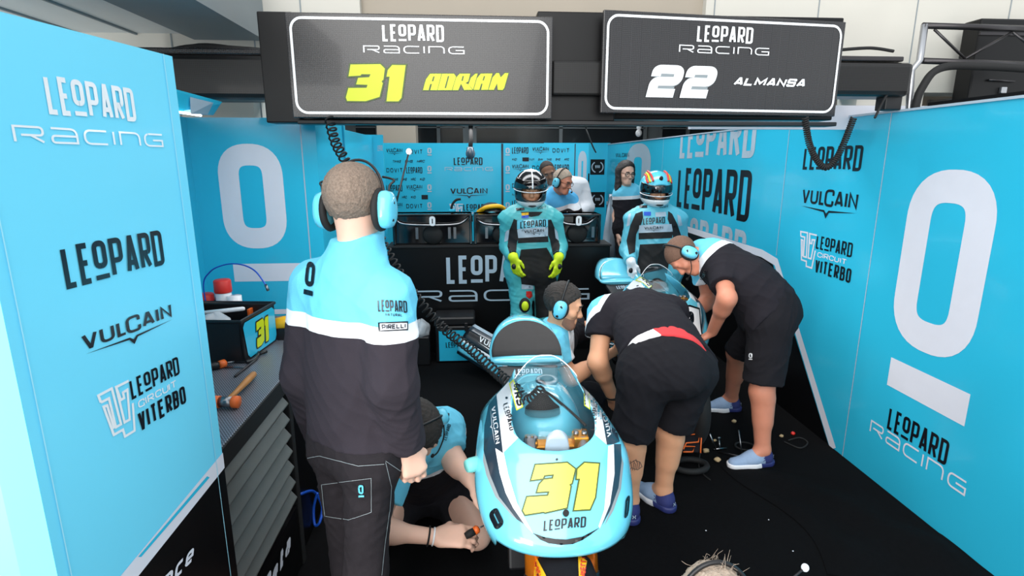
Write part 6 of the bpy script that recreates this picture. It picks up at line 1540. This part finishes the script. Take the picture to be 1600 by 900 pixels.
# belly fairing leaning on the floor
t = empty('belly_fairing', oY(765,570,4.6), 'loose belly fairing in cyan and black leaning on the floor behind the bike seat', 'fairing')
A_, B_, C_, D_ = oY(742,507,4.75), oY(812,548,4.45), oY(800,606,4.2), oY(714,552,4.62)
def sheet(u, v): 
    q = A_.lerp(B_,u).lerp(D_.lerp(C_,u), v); n = nv((B_-A_).cross(D_-A_)); n = -n if n.y > 0 else n
    return q + n*(.07*math.sin(v*math.pi)+.02*u)
def strip(name, v0, v1, mat, u0=0, u1=1):
    n, m = 14, 8; b = MB(); b.add([sheet(u0+(u1-u0)*i/n, v0+(v1-v0)*j/m) for j in range(m+1) for i in range(n+1)], [(j*(n+1)+i, j*(n+1)+i+1, (j+1)*(n+1)+i+1, (j+1)*(n+1)+i) for j in range(m) for i in range(n)], 0, True); return b.build(name, mat, t, solid=.004)
s1 = strip('upper_panel', .0, .10, 'grey_vinyl'); s2_ = strip('steel_band', .10, .26, 'navy_line'); s2 = strip('dark_band', .26, .60, 'black_vinyl'); s3 = strip('white_stripe', .60, .66, 'white_gloss'); s4_ = strip('lower_panel', .66, .93, 'cyan_gloss'); strip('lower_edge', .93, 1.0, 'black_vinyl')
SB_ = bvh_of(s2); stick('lettering', px(vulcain(), 745,540, 790,566, 751,524), 'white_gloss', SB_, shoot_cam, s2, 2, .004)
d = word('Beta', 1, .6, .22, .1); stick('lettering', px(d, 716,562, 732,572, 718,557), 'white_gloss', bvh_of(s4_), shoot_cam, s4_, 2, .004)
# side panel held against the second motorcycle
t = empty('side_fairing', oY(980,575,3.08), 'dark teal side fairing with team lettering by the bending mechanic\'s hand', 'fairing')
q = [(968,538),(984,544),(1003,572),(1004,592),(990,600),(974,578),(962,552)]
b = MB(); b.prism([oY(x,y,3.06) for x,y in q], (.004,.012,0)); sf = b.build('panel', M('teal_dark', (28,84,104), .35), t, bevel=.004)
stick('lettering', px(leopard(), 969,560, 996,594, 977,548), 'black_vinyl', bvh_of(sf), shoot_cam, t, 2, .004)
# tyre warmer, stand and tools at the right
t = empty('tyre_warmer', oZ(1078,712,0), 'black tyre warmer bag with orange piping below the second motorcycle', 'tyre warmer')
A_, B_, C_, D_ = oY(1066,648,3.02), oY(1098,646,3.02), oY(1095,709,2.86), oY(1060,706,2.86)
b = MB(); b.prism([D_,C_,B_,A_], (0,.06,.01)); b.build('bag', 'black_cloth', t, bevel=.012)
m = lambda u, v: A_.lerp(B_,u).lerp(D_.lerp(C_,u), v)+V((0,-.004,.002))
for lp in ([(.02,.0),(.1,.32),(.3,.42),(.75,.4),(.95,.0)], [(.15,.55),(.9,.52),(.85,.72),(.3,.76),(.2,.92)], [(.12,.85),(.7,.84),(.62,.97),(.2,.99)], [(.0,.1),(-.02,.98)], [(.98,.1),(.97,.98)]):
    b = MB(); b.tube([m(*a) for a in lp], .0045, 6); b.build('piping', 'orange', t)
b = MB(); b.prism([m(.42,.38),m(.82,.36),m(.85,.12),m(.45,.12)], (0,-.003,0)); b.build('label_tag', 'white_vinyl', t)
b = MB(); b.ell(m(.12,.02)+V((0,-.01,.01)), (.016,.012,.016)); b.build('plug', 'orange', t)
b = MB(); b.tube([oZ(1078,727,.03)+V((.10*math.cos(a),.07*math.sin(a),0)) for a in np.linspace(0,6.28,30)[:-1]], .018, 8, closed=True); tag(b.build('rubber_ring', 'black_rubber'), 'shiny black rubber ring lying on the floor under the tyre warmer', 'ring')
def rod(name, pts, r, mat, label, cat_):
    b = MB()
    for pl in pts: b.tube(pl, r, 8)
    o = b.build(name, mat); tag(o, label, cat_); return o
rod('t_handle_wrench', [[oZ(1109,678,.12),oZ(1118,702,.012)],[oZ(1115,702,.012),oZ(1135,700,.012)]], .006, 'steel', 'chrome T handle wrench on the floor beside the tyre warmer', 'wrench')
rod('socket_wrench', [[oZ(1123,684,.06),oZ(1125,700,.01)],[oZ(1121,684,.065),oZ(1126,684,.065)]], .005, 'steel', 'short upright socket wrench between the T handle and the tripod', 'wrench')
t = empty('tool_stand', oZ(1156,716,0), 'low black tripod stand with a thin upright rod beside the blue shoe', 'stand')
b = MB(); b.tube([oZ(1154,672,.16),oZ(1160,712,.02)], .004, 8); b.build('upright', 'steel', t)
b = MB()
for q in ((1138,716),(1174,710),(1150,728),(1122,706)): b.tube([oZ(1158,713,.03),oZ(q[0],q[1],.006)], .005, 6)
b.build('foot', 'steel_dark', t)
b = MB(); b.tube([oZ(1164,697,.02)+V((.06*math.cos(a),.05*math.sin(a),0)) for a in np.linspace(0,6.28,24)[:-1]], .006, 6, closed=True); b.build('base_ring', 'black_rubber', t)
b = MB(); b.tube(cat([oZ(1094,708,.05),oZ(1092,728,.01),oZ(1100,742,.006),oZ(1110,750,.006)]), .004, 6); tag(b.build('floor_cable', 'black_rubber'), 'thin dark cable curling from the tyre warmer onto the floor', 'cable')
for i, (x, y, r_, lab) in enumerate(((1147,658,.017,'beige foam crumb on the floor behind the front leg'),(1103,704,.020,'beige foam crumb beside the T handle wrench'),(1121,718,.021,'largest beige foam crumb, nearest the blue shoe'),(1117,688,.012,'tiny beige foam crumb above the T handle wrench'),(1221,681,.014,'beige foam crumb right of the front leg'))):
    blob('foam_crumb', oZ(x,y,r_*.7), (r_,r_*.8,r_*.7), M('foam_beige', (196,170,130), .9, var=.1), lab, 'crumb', 10, 7, .25, 20+i)['group'] = 'foam crumbs on the floor'
blob('red_cap', oZ(1239,677,.012), (.014,.014,.012), 'red', 'small dark red cap on the floor near the right partition', 'cap', 10, 7, .1, 30)
rod('floor_cable', [cat([oZ(1225,690,.006),oZ(1250,700,.006),oZ(1262,692,.006),oZ(1250,684,.006),oZ(1232,688,.006)])], .005, 'black_rubber', 'black cable loop lying on the carpet by the right partition', 'cable')
for i, (x, y, lab) in enumerate(((1287,774,'tiny white scrap on the carpet by the rumpled mat'),(1201,812,'tiny white scrap on the bare carpet in front'),(1103,829,'tiny white scrap on the carpet near the heel'),(1239,861,'tiny white scrap on the carpet near the antenna tip'))):
    blob('paper_scrap', oZ(x,y,.002), (.004,.003,.002), 'white_vinyl', lab, 'scrap', 8, 5, .2, 40+i)['group'] = 'white scraps on the carpet'
# paddock stand under the first motorcycle
t = empty('paddock_stand', (BX,2.75,0), 'black rear paddock stand holding up bike 31', 'stand')
b = MB()
for s_ in (-1,1): b.tube([(BX+s_*.16,2.60,.325),(BX+s_*.19,2.7,.06),(BX+s_*.19,3.0,.05)], .016, 10); b.lathe((BX+s_*.19-.015,2.66,.045),(1,0,0),[(.045,0),(.045,.03)],16)
b.tube([(BX-.19,3.0,.05),(BX+.19,3.0,.05)], .016, 10); b.build('tubular_frame', 'steel_dark', t)
# ---------------------------------------------------------------- light, sky, camera
def area(name, loc, target, size, power, color=(1,1,1), sy=None):
    l = bpy.data.lights.new(name, 'AREA'); l.energy = power; l.size = size; l.color = color
    if sy: l.shape = 'RECTANGLE'; l.size_y = sy
    o = bpy.data.objects.new(name, l); C.objects.link(o); o.location = loc
    o.rotation_euler = (V(target)-V(loc)).to_track_quat('-Z', 'Y').to_euler(); return o
w = bpy.data.worlds.new('sky'); SC.world = w; w.use_nodes = True
nt = w.node_tree; bg = nt.nodes['Background']
sky = nt.nodes.new('ShaderNodeTexSky'); sky.sky_type = 'HOSEK_WILKIE'; sky.turbidity = 7; sky.ground_albedo = .5; sky.sun_direction = nv(-.4,-.7,.6)
mx = nt.nodes.new('ShaderNodeMix'); mx.data_type = 'RGBA'; mx.inputs['Factor'].default_value = .8; mx.inputs['B'].default_value = (.93,.97,1,1)
nt.links.new(sky.outputs['Color'], mx.inputs['A']); nt.links.new(mx.outputs['Result'], bg.inputs['Color'])
bg.inputs['Strength'].default_value = WORLD
area('open_sky', (-1.2,-3.2,4.6), (0.3,3,.8), 5, KEY, (1,.98,.95))
area('left_panel_fill', (-1.6,-1.0,1.5), (-1.0,1.0,.8), .9, 38, (1,1,1))  # added fill lamp that lifts the near left partition and its end cap
area('soffit_fill', (-2.3,-.8,1.0), (-2.2,1.2,2.5), .6, 60)  # added lamp, aimed upward only to brighten the left soffit
area('garage_strip', (.4,4.2,3.0), (.4,4.4,0), 3.4, FILL, (.95,.98,1), .5)
area('garage_strip', (.4,6.2,3.0), (.4,6.2,0), 3.4, FILL, (.95,.98,1), .5)
area('gantry_strip', (.4,2.86,1.955), (.4,2.7,0), 2.2, GAN, (1,1,1), .05)
area('rear_strip', (1.2,8.6,3.0), (1.2,8.6,0), 2, FILL*.5, (.95,.98,1), .4)
cd = bpy.data.cameras.new('camera'); cam = bpy.data.objects.new('camera', cd); C.objects.link(cam)
cd.sensor_width = 36; cd.lens = 36*F/1600; cd.clip_start = .05
cam.location = CAM; cam.rotation_euler = (math.pi/2-PIT, 0, -YAW); SC.camera = cam
SC.view_settings.view_transform = 'Standard'; SC.view_settings.look = 'None'; SC.view_settings.exposure = EXPO
